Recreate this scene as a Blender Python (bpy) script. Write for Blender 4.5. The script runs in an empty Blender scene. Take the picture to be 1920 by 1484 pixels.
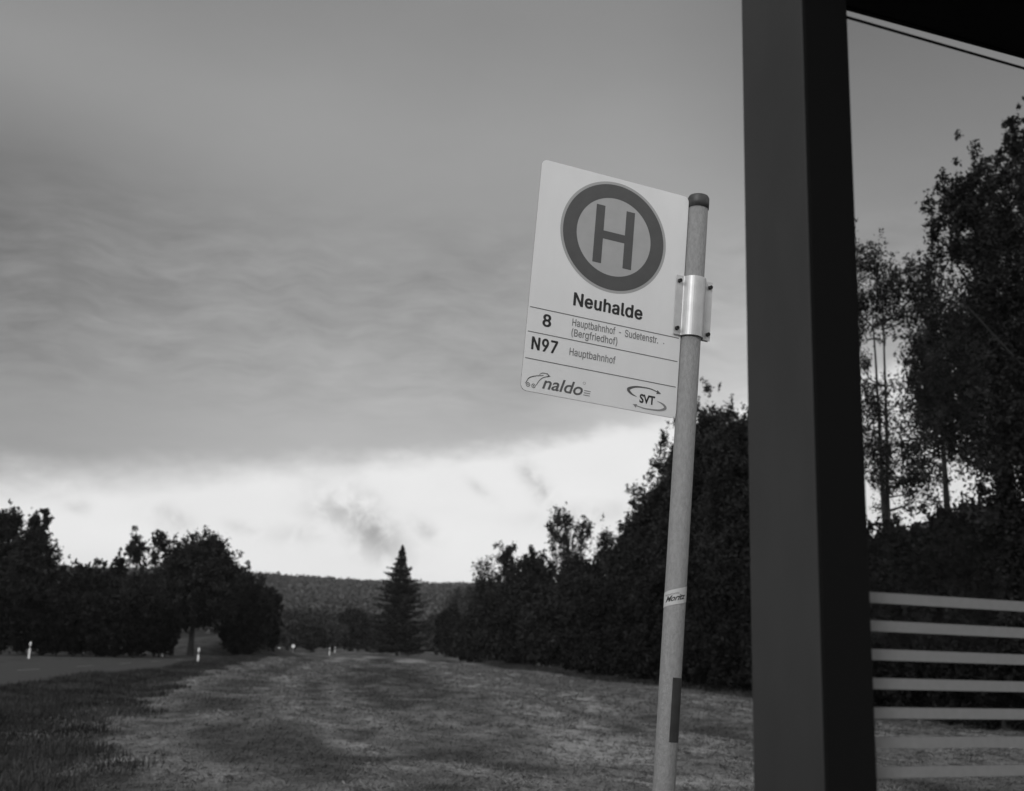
import bpy, bmesh, math
import numpy as np
from mathutils import Vector, Matrix

sc = bpy.context.scene
COL = sc.collection
R_ = math.radians

# ---------------------------------------------------------------- camera
W_PX, H_PX, F_PX = 1920.0, 1484.0, 2076.0
ROLL, PITCH = 0.033, R_(12.881)
EYE = np.array([0.0, 0.0, 1.6])
_F = np.array([0, math.cos(PITCH), math.sin(PITCH)])
_U0 = np.array([0, -math.sin(PITCH), math.cos(PITCH)])
_X = np.array([1.0, 0, 0])
_R = math.cos(ROLL) * _X + math.sin(ROLL) * _U0
_U = -math.sin(ROLL) * _X + math.cos(ROLL) * _U0
cd = bpy.data.cameras.new('camera')
cam = bpy.data.objects.new('camera', cd)
COL.objects.link(cam)
sc.camera = cam
cam.matrix_world = Matrix(((_R[0], _U[0], -_F[0], EYE[0]), (_R[1], _U[1], -_F[1], EYE[1]),
                           (_R[2], _U[2], -_F[2], EYE[2]), (0, 0, 0, 1)))
cd.sensor_width = 36.0
cd.lens = 36.0 * F_PX / W_PX
cd.clip_start = 0.05
cd.clip_end = 6000
cd.dof.use_dof = True
cd.dof.focus_distance = 3.35
cd.dof.aperture_fstop = 4.9

def ray(x, y):
    return _R * ((x - 960) / F_PX) + _U * ((742 - y) / F_PX) + _F
def at(x, y, D):
    """point of the world seen in direction (x, y) at ground distance D"""
    d = ray(x, y)
    return EYE + d * (D / d[1])
def azel(x, y):
    d = ray(x, y)
    d = d / np.linalg.norm(d)
    return math.degrees(math.atan2(d[0], d[1])), math.degrees(math.asin(d[2]))
def horizon(x):
    return 1217 + ROLL * (x - 958)

# ---------------------------------------------------------------- world
world = bpy.data.worlds.new('World')
sc.world = world
world.use_nodes = True
wt = world.node_tree
wt.nodes.clear()
class G:
    """tiny node expression helper"""
    def __init__(s, t): s.t = t
    def n(s, kind, **kw):
        o = s.t.nodes.new(kind)
        for k, v in kw.items(): setattr(o, k, v)
        return o
    def m(s, op, a, b=None, c=None, clamp=False):
        o = s.n('ShaderNodeMath', operation=op)
        o.use_clamp = clamp
        for i, v in enumerate((a, b, c)):
            if v is None: continue
            if isinstance(v, (int, float)): o.inputs[i].default_value = v
            else: s.t.links.new(v, o.inputs[i])
        return o.outputs[0]
    def ss(s, v, lo, hi, a=0.0, b=1.0):
        o = s.n('ShaderNodeMapRange', interpolation_type='SMOOTHSTEP')
        for i, q in enumerate((v, lo, hi, a, b)):
            if isinstance(q, (int, float)): o.inputs[i].default_value = q
            else: s.t.links.new(q, o.inputs[i])
        return o.outputs[0]
    def comb(s, x, y, z):
        o = s.n('ShaderNodeCombineXYZ')
        for i, q in enumerate((x, y, z)):
            if isinstance(q, (int, float)): o.inputs[i].default_value = q
            else: s.t.links.new(q, o.inputs[i])
        return o.outputs[0]
    def noise(s, vec, scale, detail=3.0, rough=0.5, dist=0.0):
        o = s.n('ShaderNodeTexNoise')
        if vec is not None: s.t.links.new(vec, o.inputs['Vector'])
        o.inputs['Scale'].default_value = scale
        o.inputs['Detail'].default_value = detail
        o.inputs['Roughness'].default_value = rough
        o.inputs['Distortion'].default_value = dist
        return o.outputs['Fac']
    def mix(s, f, a, b):
        return s.m('ADD', s.m('MULTIPLY', a, s.m('SUBTRACT', 1.0, f)), s.m('MULTIPLY', b, f))
g = G(wt)
tc = g.n('ShaderNodeTexCoord').outputs['Generated']
sp = g.n('ShaderNodeSeparateXYZ'); wt.links.new(tc, sp.inputs[0])
dx, dy, dz = sp.outputs
az = g.m('MULTIPLY', g.m('ARCTAN2', dx, dy), 57.2958)
el = g.m('MULTIPLY', g.m('ARCSINE', dz), 57.2958)
SUN_EL, SUN_AZ = 34.0, 208.0       # a weak glow through thin cloud behind the left shoulder
nish = g.n('ShaderNodeTexSky', sky_type='NISHITA')
nish.sun_disc = False
nish.sun_elevation = R_(SUN_EL); nish.sun_rotation = R_(SUN_AZ)
nbw = g.n('ShaderNodeRGBToBW'); wt.links.new(nish.outputs[0], nbw.inputs[0])
sky_clear = g.m('MINIMUM', nbw.outputs[0], 9.0)
# the cloud deck, in planar cloud coordinates
dzc = g.m('MAXIMUM', dz, 0.04)
px_ = g.m('DIVIDE', dx, dzc); py_ = g.m('DIVIDE', dy, dzc)
pl = g.comb(px_, py_, 0.0)
azc = g.m('MINIMUM', g.m('MAXIMUM', az, -40.0), 42.0)
edge = g.m('ADD', g.m('ADD', 10.3, g.m('MULTIPLY', azc, 0.165)), g.m('MULTIPLY', g.m('MULTIPLY', azc, azc), 0.0016))
wob = g.m('MULTIPLY', g.m('SUBTRACT', g.noise(g.comb(az, el, 0.0), 0.11, 4.0, 0.55), 0.5), 1.6)
edge = g.m('ADD', edge, wob)
edge = g.m('ADD', edge, g.m('MULTIPLY', g.m('SUBTRACT', g.noise(g.comb(g.m('MULTIPLY', az, .5), el, 4.0), 0.9, 5.0, 0.62), 0.5), 1.5))
soft = g.ss(azc, -25.0, 8.0, 1.5, 0.65)
deck = g.ss(el, g.m('SUBTRACT', edge, soft), g.m('ADD', edge, soft))
ae = g.comb(g.m('MULTIPLY', az, 0.35), el, 0.0)
n_str = g.noise(ae, 0.42, 4.0, 0.55, 0.9)                   # wavy streaks near the deck edge
n_big = g.noise(g.comb(g.m('MULTIPLY', az, 0.6), el, 3.0), 0.055, 2.0, 0.5)
n_fine = g.noise(pl, 3.0, 5.0, 0.6)
n_rip = g.noise(g.comb(g.m('MULTIPLY', az, 0.24), g.m('ADD', el, g.m('MULTIPLY', g.noise(g.comb(az, 0.0, 2.0), 0.14, 2.0, 0.5), 3.0)), 7.0), 1.35, 5.0, 0.62, 0.3)
streak_zone = g.m('MULTIPLY', g.ss(el, 9.0, 14.0), g.ss(el, 24.0, 17.5))
base = g.m('ADD', g.m('ADD', g.ss(el, 8.5, 15.0, 0.10, 0.0), g.ss(el, 12.0, 21.0, 0.095, 0.0)), g.ss(el, 24.0, 33.0, 0.295, 0.225))
hi = g.ss(el, 21.0, 28.0)
left = g.ss(az, -28.0, -7.0, 0.64, 1.0)
base = g.m('MULTIPLY', base, g.mix(hi, left, 1.0))
right = g.m('MULTIPLY', g.ss(az, 0.0, 12.0, 1.0, 1.42), g.ss(az, 13.0, 19.0, 1.0, 0.86))
base = g.m('MULTIPLY', base, g.mix(g.ss(el, 15.0, 28.0), right, g.ss(az, 5.0, 18.0, 1.12, 0.84)))
base = g.m('ADD', base, g.m('MULTIPLY', g.m('SUBTRACT', n_str, 0.5), g.m('MULTIPLY', streak_zone, 0.13)))
base = g.m('ADD', base, g.m('MULTIPLY', g.m('SUBTRACT', n_rip, 0.5), g.m('MULTIPLY', streak_zone, 0.17)))
base = g.m('ADD', base, g.m('MULTIPLY', g.m('SUBTRACT', n_big, 0.5), 0.09))
base = g.m('ADD', base, g.m('MULTIPLY', g.m('SUBTRACT', n_fine, 0.5), 0.03))
# unseen cloud behind the camera, set brighter to light the sign
back = g.ss(dy, 0.35, -0.5)
base = g.m('ADD', base, g.m('MULTIPLY', back, 0.42))
# the bright gap under the deck with torn cloud scraps
gap = g.m('ADD', g.m('ADD', 0.755, g.ss(el, 7.0, 2.0, 0.0, 0.03)), g.m('MULTIPLY', sky_clear, 0.02))
gap = g.m('ADD', gap, g.m('MULTIPLY', g.m('SUBTRACT', g.noise(ae, 0.35, 3.0, 0.5, 0.4), 0.5), 0.12))
n_c = g.noise(g.comb(az, el, 1.0), 0.75, 5.0, 0.62, 0.3)
scr = None
for (x, y, L, Wd, ang, amp) in ((692, 992, 2.1, 0.95, -42, 1.0), (640, 955, 1.6, 1.0, -15, 0.7), (1008, 912, 1.25, 0.42, -52, 0.9),
                                (322, 975, 1.0, 0.5, -25, 0.5), (145, 950, 0.6, 0.3, -10, 0.45), (795, 995, 0.8, 0.4, -30, 0.5),
                                (700, 938, 0.6, 0.35, -40, 0.5), (1095, 965, 2.6, 0.5, 8, 0.35), (455, 990, 0.8, 0.3, -10, 0.35),
                                (560, 1000, 1.6, 0.5, 5, 0.3), (905, 922, 0.8, 0.25, -35, 0.4)):
    a0, e0 = azel(x, y)
    c, s_ = math.cos(R_(ang)), math.sin(R_(ang))
    u = g.m('SUBTRACT', az, a0); v = g.m('SUBTRACT', el, e0)
    p = g.m('DIVIDE', g.m('ADD', g.m('MULTIPLY', u, c), g.m('MULTIPLY', v, s_)), L)
    q = g.m('DIVIDE', g.m('SUBTRACT', g.m('MULTIPLY', v, c), g.m('MULTIPLY', u, s_)), Wd)
    d2 = g.m('ADD', g.m('MULTIPLY', p, p), g.m('MULTIPLY', q, q))
    gs = g.m('MULTIPLY', g.m('EXPONENT', g.m('MULTIPLY', d2, -0.8)), amp)
    scr = gs if scr is None else g.m('MAXIMUM', scr, gs)
scr = g.m('MULTIPLY', scr, g.ss(n_c, 0.26, 0.66))
gap = g.m('SUBTRACT', gap, g.m('MULTIPLY', scr, 0.46))
sky = g.mix(deck, gap, base)
sky = g.mix(g.ss(el, -0.5, -3.0), sky, 0.10)
bg = g.n('ShaderNodeBackground')
wt.links.new(g.comb(sky, sky, sky), bg.inputs[0])
bg.inputs[1].default_value = 1.0
wo = g.n('ShaderNodeOutputWorld'); wt.links.new(bg.outputs[0], wo.inputs[0])

# ---------------------------------------------------------------- sun (overcast glow)
sd = bpy.data.lights.new('sun', 'SUN')
sd.energy = 1.25; sd.angle = R_(16); sd.color = (1, 1, 1)
sun = bpy.data.objects.new('sun', sd); COL.objects.link(sun)
_s = Vector((math.sin(R_(SUN_AZ)) * math.cos(R_(SUN_EL)), math.cos(R_(SUN_AZ)) * math.cos(R_(SUN_EL)), math.sin(R_(SUN_EL))))
sun.rotation_euler = _s.to_track_quat('Z', 'Y').to_euler()
sc.view_settings.view_transform = 'Standard'
sc.view_settings.look = 'None'
sc.view_settings.gamma = 1.0
sc.view_settings.exposure = 0.0

# ---------------------------------------------------------------- materials
def mat(name, v, rough=0.7, metal=0.0, spec=0.5, var=0.0, scale=8.0, bump=0.0, bscale=40.0, detail=4.0, stretch=None):
    m = bpy.data.materials.new(name); m.use_nodes = True
    t = m.node_tree; G_ = G(t)
    b = t.nodes['Principled BSDF']
    b.inputs['Base Color'].default_value = (v, v, v, 1)
    b.inputs['Roughness'].default_value = rough
    b.inputs['Metallic'].default_value = metal
    b.inputs['Specular IOR Level'].default_value = spec
    vec = G_.n('ShaderNodeTexCoord').outputs['Object']
    if stretch:
        mp = G_.n('ShaderNodeMapping'); mp.inputs['Scale'].default_value = stretch
        t.links.new(vec, mp.inputs[0]); vec = mp.outputs[0]
    if var:
        f = G_.noise(vec, scale, detail, 0.6)
        k = G_.m('MULTIPLY', G_.ss(f, 0.25, 0.75, 1 - var, 1 + var), v)
        t.links.new(G_.comb(k, k, k), b.inputs['Base Color'])
    if bump:
        bn = G_.n('ShaderNodeBump'); bn.inputs['Strength'].default_value = bump
        bn.inputs['Distance'].default_value = 0.01
        t.links.new(G_.noise(vec, bscale, 4.0, 0.6), bn.inputs['Height'])
        t.links.new(bn.outputs[0], b.inputs['Normal'])
    return m
M = {}
M['plate'] = mat('sign_white_sheet', 0.83, 0.42, var=0.05, scale=5, detail=8.0, stretch=(1, 1, .35))
M['plate_back'] = mat('sign_back', 0.45, 0.4, 0.6)
M['emblem_rim'] = mat('emblem_rim', 0.40, 0.5, var=0.04)
M['emblem_dark'] = mat('emblem_dark', 0.085, 0.5, var=0.08, scale=20)
M['emblem_mid'] = mat('emblem_yellow_grey', 0.42, 0.5, var=0.05, scale=20)
M['ink'] = mat('black_ink', 0.018, 0.5)
M['ink_soft'] = mat('thin_grey_ink', 0.20, 0.5)
M['ink_grey'] = mat('grey_ink', 0.11, 0.5)
M['ink_pale'] = mat('pale_grey_ink', 0.26, 0.5)
M['galv'] = mat('galvanised_pole', 0.285, 0.66, 0.2, var=0.13, scale=130, bump=0.5, bscale=260, detail=5.0, stretch=(1, 1, 0.45))
M['clamp'] = mat('bright_clamp', 0.60, 0.42, 0.45, var=0.08, scale=30)
M['cap'] = mat('black_cap', 0.055, 0.5, var=0.4, scale=30)
M['bolt'] = mat('bolt', 0.04, 0.4, 0.5)
M['pole_strip'] = mat('dark_strip', 0.034, 0.6, var=0.3, scale=25)
M['paper'] = mat('sticker_paper', 0.56, 0.5, var=0.06, scale=40)
M['column'] = mat('dark_painted_steel', 0.028, 0.5, var=0.22, scale=7, detail=9.0, stretch=(1, 1, .3), bump=0.08, bscale=400)
M['near_black'] = mat('black_strip', 0.006, 0.9, spec=0.12)
M['roof'] = mat('dark_roof', 0.006, 0.9, spec=0.1)
M['stripe'] = mat('frosted_stripe', 0.205, 0.7, var=0.06, scale=80)
M['bark'] = mat('bark', 0.028, 0.9, var=0.35, scale=6)
M['white_plastic'] = mat('white_plastic', 0.75, 0.4)
M['black_plastic'] = mat('black_plastic', 0.02, 0.4)
M['reflector'] = mat('reflector', 0.5, 0.2, 0.3)
M['asphalt'] = mat('asphalt', 0.046, 0.85, var=0.18, scale=1.2, bump=0.3, bscale=60, spec=0.25)
M['paint'] = mat('worn_paint', 0.26, 0.8, var=0.3, scale=3)
M['slab'] = mat('concrete_paving', 0.18, 0.9, var=0.2, scale=3, bump=0.3, bscale=50)

def leaf_mat(name, v, var=0.45, scale=1.3):
    m = bpy.data.materials.new(name); m.use_nodes = True
    t = m.node_tree; G_ = G(t); t.nodes.clear()
    vec = G_.n('ShaderNodeTexCoord').outputs['Object']
    f = G_.noise(vec, scale, 3.0, 0.6); f2 = G_.noise(vec, scale * 9, 1.0, 0.5)
    k = G_.m('MULTIPLY', G_.m('MULTIPLY', G_.ss(f, 0.3, 0.7, 1 - var, 1 + var), G_.ss(f2, 0.3, 0.7, 0.7, 1.3)), v)
    c = G_.comb(k, k, k)
    d = G_.n('ShaderNodeBsdfDiffuse'); t.links.new(c, d.inputs[0])
    tr = G_.n('ShaderNodeBsdfTranslucent'); t.links.new(c, tr.inputs[0])
    mx = G_.n('ShaderNodeMixShader'); mx.inputs[0].default_value = 0.15
    t.links.new(d.outputs[0], mx.inputs[1]); t.links.new(tr.outputs[0], mx.inputs[2])
    o = G_.n('ShaderNodeOutputMaterial'); t.links.new(mx.outputs[0], o.inputs[0])
    return m
M['leaf'] = leaf_mat('foliage', 0.036)
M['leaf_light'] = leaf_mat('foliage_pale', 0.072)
M['leaf_dark'] = leaf_mat('foliage_deep', 0.022)
M['needle'] = leaf_mat('needles', 0.032)
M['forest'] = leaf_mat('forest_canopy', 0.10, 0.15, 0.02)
M['blade_dark'] = leaf_mat('verge_blades', 0.054, 0.5, 0.5)

# mown meadow: rows of pale hay between darker stubble (follows the mower's swaths)
def row_pattern(G_, t):
    at_ = G_.n('ShaderNodeAttribute'); at_.attribute_name = 'hay'
    return at_.outputs['Fac']
def hay_mat(name, lo, hi, fine):
    m = bpy.data.materials.new(name); m.use_nodes = True
    t = m.node_tree; G_ = G(t)
    b = t.nodes['Principled BSDF']; b.inputs['Roughness'].default_value = 0.9
    b.inputs['Specular IOR Level'].default_value = 0.15
    k = G_.ss(row_pattern(G_, t), 0.10, 0.85, lo, hi)
    geo = G_.n('ShaderNodeNewGeometry')
    f = G_.noise(geo.outputs['Position'], fine, 3.0, 0.7)
    k = G_.m('MULTIPLY', k, G_.ss(f, 0.25, 0.75, 0.55, 1.45))
    t.links.new(G_.comb(k, k, k), b.inputs['Base Color'])
    return m
M['hay'] = hay_mat('mown_hay', 0.060, 0.33, 14.0)
M['stubble'] = hay_mat('mown_stubble', 0.050, 0.27, 7.0)
M['straw'] = leaf_mat('dry_straw', 0.17, 0.35, 3.0)
M['verge'] = mat('verge_grass', 0.062, 0.95, var=0.45, scale=0.9, spec=0.1, bump=0.6, bscale=14)
M['ground'] = mat('meadow_ground', 0.040, 0.95, var=0.35, scale=0.25, spec=0.1)

def glass_mat():
    m = bpy.data.materials.new('tinted_glass'); m.use_nodes = True
    t = m.node_tree; G_ = G(t); t.nodes.clear()
    tr = G_.n('ShaderNodeBsdfTransparent'); tr.inputs[0].default_value = (0.94, 0.94, 0.94, 1)
    gl = G_.n('ShaderNodeBsdfGlossy'); gl.inputs['Roughness'].default_value = 0.02
    gl.inputs[0].default_value = (0.5, 0.5, 0.5, 1)
    fr_n = G_.n('ShaderNodeFresnel'); fr_n.inputs[0].default_value = 1.30
    gg = G_.n('ShaderNodeNewGeometry')
    fr_v = G_.m('MULTIPLY', fr_n.outputs[0], G_.m('MULTIPLY', G_.m('SUBTRACT', 1.0, gg.outputs['Backfacing']), 0.16))
    mx = G_.n('ShaderNodeMixShader')
    t.links.new(fr_v, mx.inputs[0]); t.links.new(tr.outputs[0], mx.inputs[1]); t.links.new(gl.outputs[0], mx.inputs[2])
    o = G_.n('ShaderNodeOutputMaterial'); t.links.new(mx.outputs[0], o.inputs[0])
    return m
M['glass'] = glass_mat()

# ---------------------------------------------------------------- object helpers
def tag(o, label=None, cat=None, group=None, kind=None):
    if label: o['label'] = label
    if cat: o['category'] = cat
    if group: o['group'] = group
    if kind: o['kind'] = kind
    return o
def empty(name, loc=(0, 0, 0), rot=None):
    o = bpy.data.objects.new(name, None); COL.objects.link(o)
    o.location = loc; o.empty_display_size = 0.2
    if rot: o.rotation_euler = rot
    return o
def link(name, me, m, parent=None, smooth=False):
    me.materials.append(m)
    if smooth: me.polygons.foreach_set('use_smooth', [True] * len(me.polygons))
    o = bpy.data.objects.new(name, me); COL.objects.link(o)
    if parent: o.parent = parent
    return o
def from_bm(name, bm, m, parent=None, smooth=False):
    me = bpy.data.meshes.new(name); bm.to_mesh(me); bm.free()
    return link(name, me, m, parent, smooth)
def from_np(name, V, F, m, parent=None, smooth=False):
    """F: (n, k) faces"""
    me = bpy.data.meshes.new(name)
    V = np.asarray(V, dtype=np.float32); F = np.asarray(F, dtype=np.int32)
    n, k = F.shape
    me.vertices.add(len(V)); me.vertices.foreach_set('co', V.ravel())
    me.loops.add(n * k); me.loops.foreach_set('vertex_index', F.ravel())
    me.polygons.add(n); me.polygons.foreach_set('loop_start', np.arange(0, n * k, k, dtype=np.int32))
    me.update(calc_edges=True)
    return link(name, me, m, parent, smooth)
def box_bm(bm, lo, hi, bevel=0.0, mx=None):
    r = bmesh.ops.create_cube(bm, size=1.0)
    vs = r['verts']
    c = [(a + b) / 2 for a, b in zip(lo, hi)]; s = [b - a for a, b in zip(lo, hi)]
    for v in vs: v.co = Vector((v.co.x * s[0] + c[0], v.co.y * s[1] + c[1], v.co.z * s[2] + c[2]))
    if bevel:
        es = list({e for v in vs for e in v.link_edges})
        rr = bmesh.ops.bevel(bm, geom=es, offset=bevel, segments=2, affect='EDGES', profile=0.5)
        vs = list({v for f in rr['faces'] for v in f.verts} | {v for v in vs if v.is_valid})
    if mx is not None:
        for v in vs: v.co = mx @ v.co
    return vs
def tube_np(path, radii, n=8, cap=True):
    path = np.asarray(path, float); V = []; F = []
    for i, p in enumerate(path):
        d = path[min(i + 1, len(path) - 1)] - path[max(i - 1, 0)]
        d = d / (np.linalg.norm(d) + 1e-9)
        a = np.cross(d, [0.31, 0.95, 0.02]); a /= (np.linalg.norm(a) + 1e-9); b = np.cross(d, a)
        for k in range(n):
            t = 2 * math.pi * k / n
            V.append(p + radii[i] * (a * math.cos(t) + b * math.sin(t)))
    for i in range(len(path) - 1):
        for k in range(n):
            F.append((i * n + k, i * n + (k + 1) % n, (i + 1) * n + (k + 1) % n, (i + 1) * n + k))
    return V, F
def lathe(name, prof, m, parent, n=40, smooth=True):
    bm = bmesh.new(); rings = []
    for r, z in prof:
        rings.append([bm.verts.new((r * math.cos(2 * math.pi * k / n), r * math.sin(2 * math.pi * k / n), z)) for k in range(n)])
    for a, b in zip(rings, rings[1:]):
        for k in range(n): bm.faces.new((a[k], a[(k + 1) % n], b[(k + 1) % n], b[k]))
    bm.faces.new(rings[-1]); bm.faces.new(list(reversed(rings[0])))
    o = from_bm(name, bm, m, parent, smooth)
    return o
def poly_prism(name, pts, y0, y1, m, parent):
    """flat outline in the x-z plane with thickness from y0 to y1"""
    bm = bmesh.new()
    a = [bm.verts.new((x, y0, z)) for x, z in pts]; b = [bm.verts.new((x, y1, z)) for x, z in pts]
    bm.faces.new(a); bm.faces.new(list(reversed(b)))
    for i in range(len(pts)):
        j = (i + 1) % len(pts); bm.faces.new((a[j], a[i], b[i], b[j]))
    bmesh.ops.recalc_face_normals(bm, faces=bm.faces)
    return from_bm(name, bm, m, parent)

# ================================================================ SETTING
def height(X, Y):
    """gentle relief of the meadow"""
    X = np.asarray(X, float); Y = np.asarray(Y, float)
    z = 0.05 * np.sin(X * 0.9 + 0.25 * Y) + 0.06 * np.sin(0.31 * X - 0.17 * Y + 1.3) + 0.03 * np.sin(2.1 * X + 0.8 * Y)
    far = np.clip((Y - 6) / 14, 0, 1)
    return z * far
def verge_line(Y):            # where the mown meadow begins beside the dark road verge
    Y = np.asarray(Y, float)
    return np.interp(Y, [-5, 8, 15, 19, 31, 50, 85, 110, 180, 300], [-5.0, -5.5, -6.3, -7.6, -10.8, -14.6, -20.3, -24.6, -30.8, -44]) + .35 * np.sin(Y * .55 + .4) + .22 * np.sin(Y * 1.37) + .12 * np.sin(Y * 3.1)
def near_kerb(Y):
    return np.interp(Y, [-30, 12, 29, 40, 55, 72, 110, 180, 300, 420], [-11.2, -12, -13.6, -15.2, -17.4, -19.6, -24.9, -31.6, -45.5, -60])
def far_kerb(Y):
    return np.interp(Y, [-30, 12, 60, 90, 110, 180, 300, 420], [-25, -25.5, -26.8, -28.6, -30, -37.5, -51.5, -66])
def hedge_line(Y):
    return np.interp(Y, [-10, 28, 45, 63, 90, 118, 150, 260], [22, 13.5, 9.9, 6.1, 1.5, -2.0, 2, 20])

def vnoise(X, Y, sc, seed=0):
    """smooth value noise"""
    x = np.asarray(X) * sc + 57.3 * seed; y = np.asarray(Y) * sc + 91.7 * seed
    xi = np.floor(x); yi = np.floor(y); fx = x - xi; fy = y - yi
    fx = fx * fx * (3 - 2 * fx); fy = fy * fy * (3 - 2 * fy)
    h = lambda a, b: np.modf(np.abs(np.sin(a * 127.1 + b * 311.7 + seed) * 43758.5453))[0]
    return (h(xi, yi) * (1 - fx) + h(xi + 1, yi) * fx) * (1 - fy) + (h(xi, yi + 1) * (1 - fx) + h(xi + 1, yi + 1) * fx) * fy
def ground_pt(px, py):
    Dg = 1.6 * F_PX / (py - horizon(px)); p = at(px, horizon(px), Dg); return p[0], Dg
# centre lines of the raked swaths: world points, half width, weight
SWATHS = []
for pts, hw, w in (([(520, 1236), (440, 1248), (375, 1264), (300, 1290), (215, 1325), (120, 1372)], .60, .30),
                   ([(660, 1232), (585, 1248), (545, 1275), (545, 1310), (600, 1350), (700, 1400)], .32, .34),
                   ([(700, 1231), (640, 1250), (620, 1280), (660, 1320), (760, 1370)], .28, .28),
                   ([(765, 1236), (820, 1252), (880, 1278), (975, 1318), (1080, 1362), (1180, 1405), (1290, 1450)], .55, .50),
                   ([(820, 1240), (900, 1262), (1010, 1290), (1150, 1330), (1300, 1375), (1400, 1410), (1600, 1480)], .40, .34),
                   ([(860, 1243), (960, 1262), (1120, 1285), (1290, 1308), (1420, 1330), (1700, 1390)], .42, .32),
                   ([(960, 1258), (1100, 1275), (1280, 1298), (1420, 1314), (1700, 1362)], .35, .30),
                   ([(150, 1420), (260, 1410), (360, 1425), (480, 1450)], .30, .22),
                   ([(430, 1340), (350, 1362), (300, 1400), (330, 1450)], .28, .16),
                   ([(700, 1440), (840, 1420), (960, 1436), (1100, 1470)], .30, .20)):
    SWATHS.append((np.array([ground_pt(*p) for p in pts]), hw, w))
def hay_amount(X, Y):
    """0 = bare green stubble, 1 = thick pale hay"""
    X = np.asarray(X, float); Y = np.asarray(Y, float)
    wx = X + .5 * (vnoise(X, Y, .5, 3) - .5); wy = Y + 1.6 * (vnoise(X, Y, .4, 4) - .5)
    f = .34 + .34 * (vnoise(X, Y * .35, .35, 1) - .5) + .34 * (vnoise(X, Y * .45, 1.3, 2) - .5) + .24 * (vnoise(X, Y * .6, 3.6, 6) - .5)
    f += .06 * np.clip(X / 6, -1, 1)
    for P, hw, w in SWATHS:
        d2 = np.full(X.shape, 1e9)
        for a, b in zip(P[:-1], P[1:]):
            ab = b - a; t = np.clip(((wx - a[0]) * ab[0] + (wy - a[1]) * ab[1]) / (ab @ ab), 0, 1)
            d2 = np.minimum(d2, (wx - a[0] - t * ab[0]) ** 2 + (wy - a[1] - t * ab[1]) ** 2)
        h2 = (hw * (1 + .012 * Y)) ** 2
        f += w * np.exp(-d2 / h2 * .7) * (.45 + 1.1 * vnoise(X, Y, 1.1, 8))
    return np.clip(f, 0, 1)
def set_attr(o, X, Y, per=1):
    a = o.data.attributes.new('hay', 'FLOAT', 'POINT'); v = hay_amount(X, Y)
    a.data.foreach_set('value', np.repeat(v, per).astype(np.float32))

bm = bmesh.new()
S = 3500
for sx, sy in ((-S, -S), (S, -S), (S, S), (-S, S)): bm.verts.new((sx, sy, -0.16))
bm.faces.new(bm.verts)
tag(from_bm('ground', bm, M['ground']), kind='structure')

def sheet(name, x0f, x1f, Ys, nx, dz, m, relief=1.0, rag=0.0, seed=3):
    rng = np.random.default_rng(seed)
    V = []; F = []
    for i, Y in enumerate(Ys):
        a, b = float(x0f(Y)), float(x1f(Y))
        for k in range(nx + 1):
            X = a + (b - a) * k / nx
            if rag and k == 0: X += rng.normal(0, rag)
            V.append((X, Y, float(height(X, Y)) * relief + dz))
    for i in range(len(Ys) - 1):
        for k in range(nx):
            o = i * (nx + 1) + k
            F.append((o, o + 1, o + nx + 2, o + nx + 1))
    return from_np(name, V, F, m, smooth=True)
Yf = list(np.concatenate([np.arange(-8, 10, 1), np.arange(10, 40, .22), np.arange(40, 125, .8), np.arange(125, 301, 6)]))
Ys = list(np.concatenate([np.arange(-8, 40, 0.5), np.arange(40, 120, 1.5), np.arange(120, 301, 6)]))
tag(sheet('verge', lambda Y: near_kerb(Y) - 0.6, lambda Y: verge_line(Y) + 1.5, Ys, 14, -0.03, M['verge'], 0.6), kind='structure')
mown = tag(sheet('mown_field', verge_line, lambda Y: hedge_line(Y) + .5, Yf, 130, 0.0, M['stubble'], 1.0, 0.3), kind='structure')
Yr = list(np.concatenate([np.arange(-30, 120, 4), np.arange(120, 421, 15)]))
co = np.empty(len(mown.data.vertices) * 3); mown.data.vertices.foreach_get('co', co); co = co.reshape(-1, 3)
set_attr(mown, co[:, 0], co[:, 1]); co[:, 2] += .05 * hay_amount(co[:, 0], co[:, 1]); mown.data.vertices.foreach_set('co', co.ravel())
tag(sheet('road', far_kerb, near_kerb, Yr, 6, -0.02, M['asphalt'], 0.0), kind='structure')
tag(sheet('far_verge', lambda Y: far_kerb(Y) - 40, lambda Y: far_kerb(Y) + 0.3, Ys, 14, -0.05, M['verge'], 0.3), kind='structure')
# worn centre dashes
bm = bmesh.new()
Yd = 14.0
while Yd < 200:
    c = lambda Y: 0.46 * float(far_kerb(Y)) + 0.54 * float(near_kerb(Y))
    vs = [bm.verts.new((c(Yd) - .06, Yd, -0.012)), bm.verts.new((c(Yd) + .06, Yd, -0.012)),
          bm.verts.new((c(Yd + 3) + .06, Yd + 3, -0.012)), bm.verts.new((c(Yd + 3) - .06, Yd + 3, -0.012))]
    bm.faces.new(vs); Yd += 9
tag(from_bm('road_marking', bm, M['paint']), kind='structure')
# paved patch under the shelter
bm = bmesh.new(); box_bm(bm, (-1.2, -2.2, -0.1), (3.6, 3.9, 0.115), 0.01)
tag(from_bm('pavement', bm, M['slab']), kind='structure')
# grassy mound beyond the road
V = []; F = []; n1, n2 = 40, 28
mc = at(392, 1215, 124)
for i in range(n1 + 1):
    for j in range(n2 + 1):
        u = i / n1 * 2 - 1; v = j / n2 * 2 - 1
        h = max(0.0, 1 - u * u) ** 1.2 * max(0.0, 1 - v * v) * (1 + 0.12 * math.sin(5 * u + 3 * v))
        V.append((mc[0] + u * 9.5, 128 + v * 12, -0.17 + 2.25 * h))
for i in range(n1):
    for j in range(n2):
        o = i * (n2 + 1) + j; F.append((o, o + n2 + 1, o + n2 + 2, o + 1))
tag(from_np('grass_mound', V, F, M['verge'], smooth=True), kind='structure')

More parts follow.
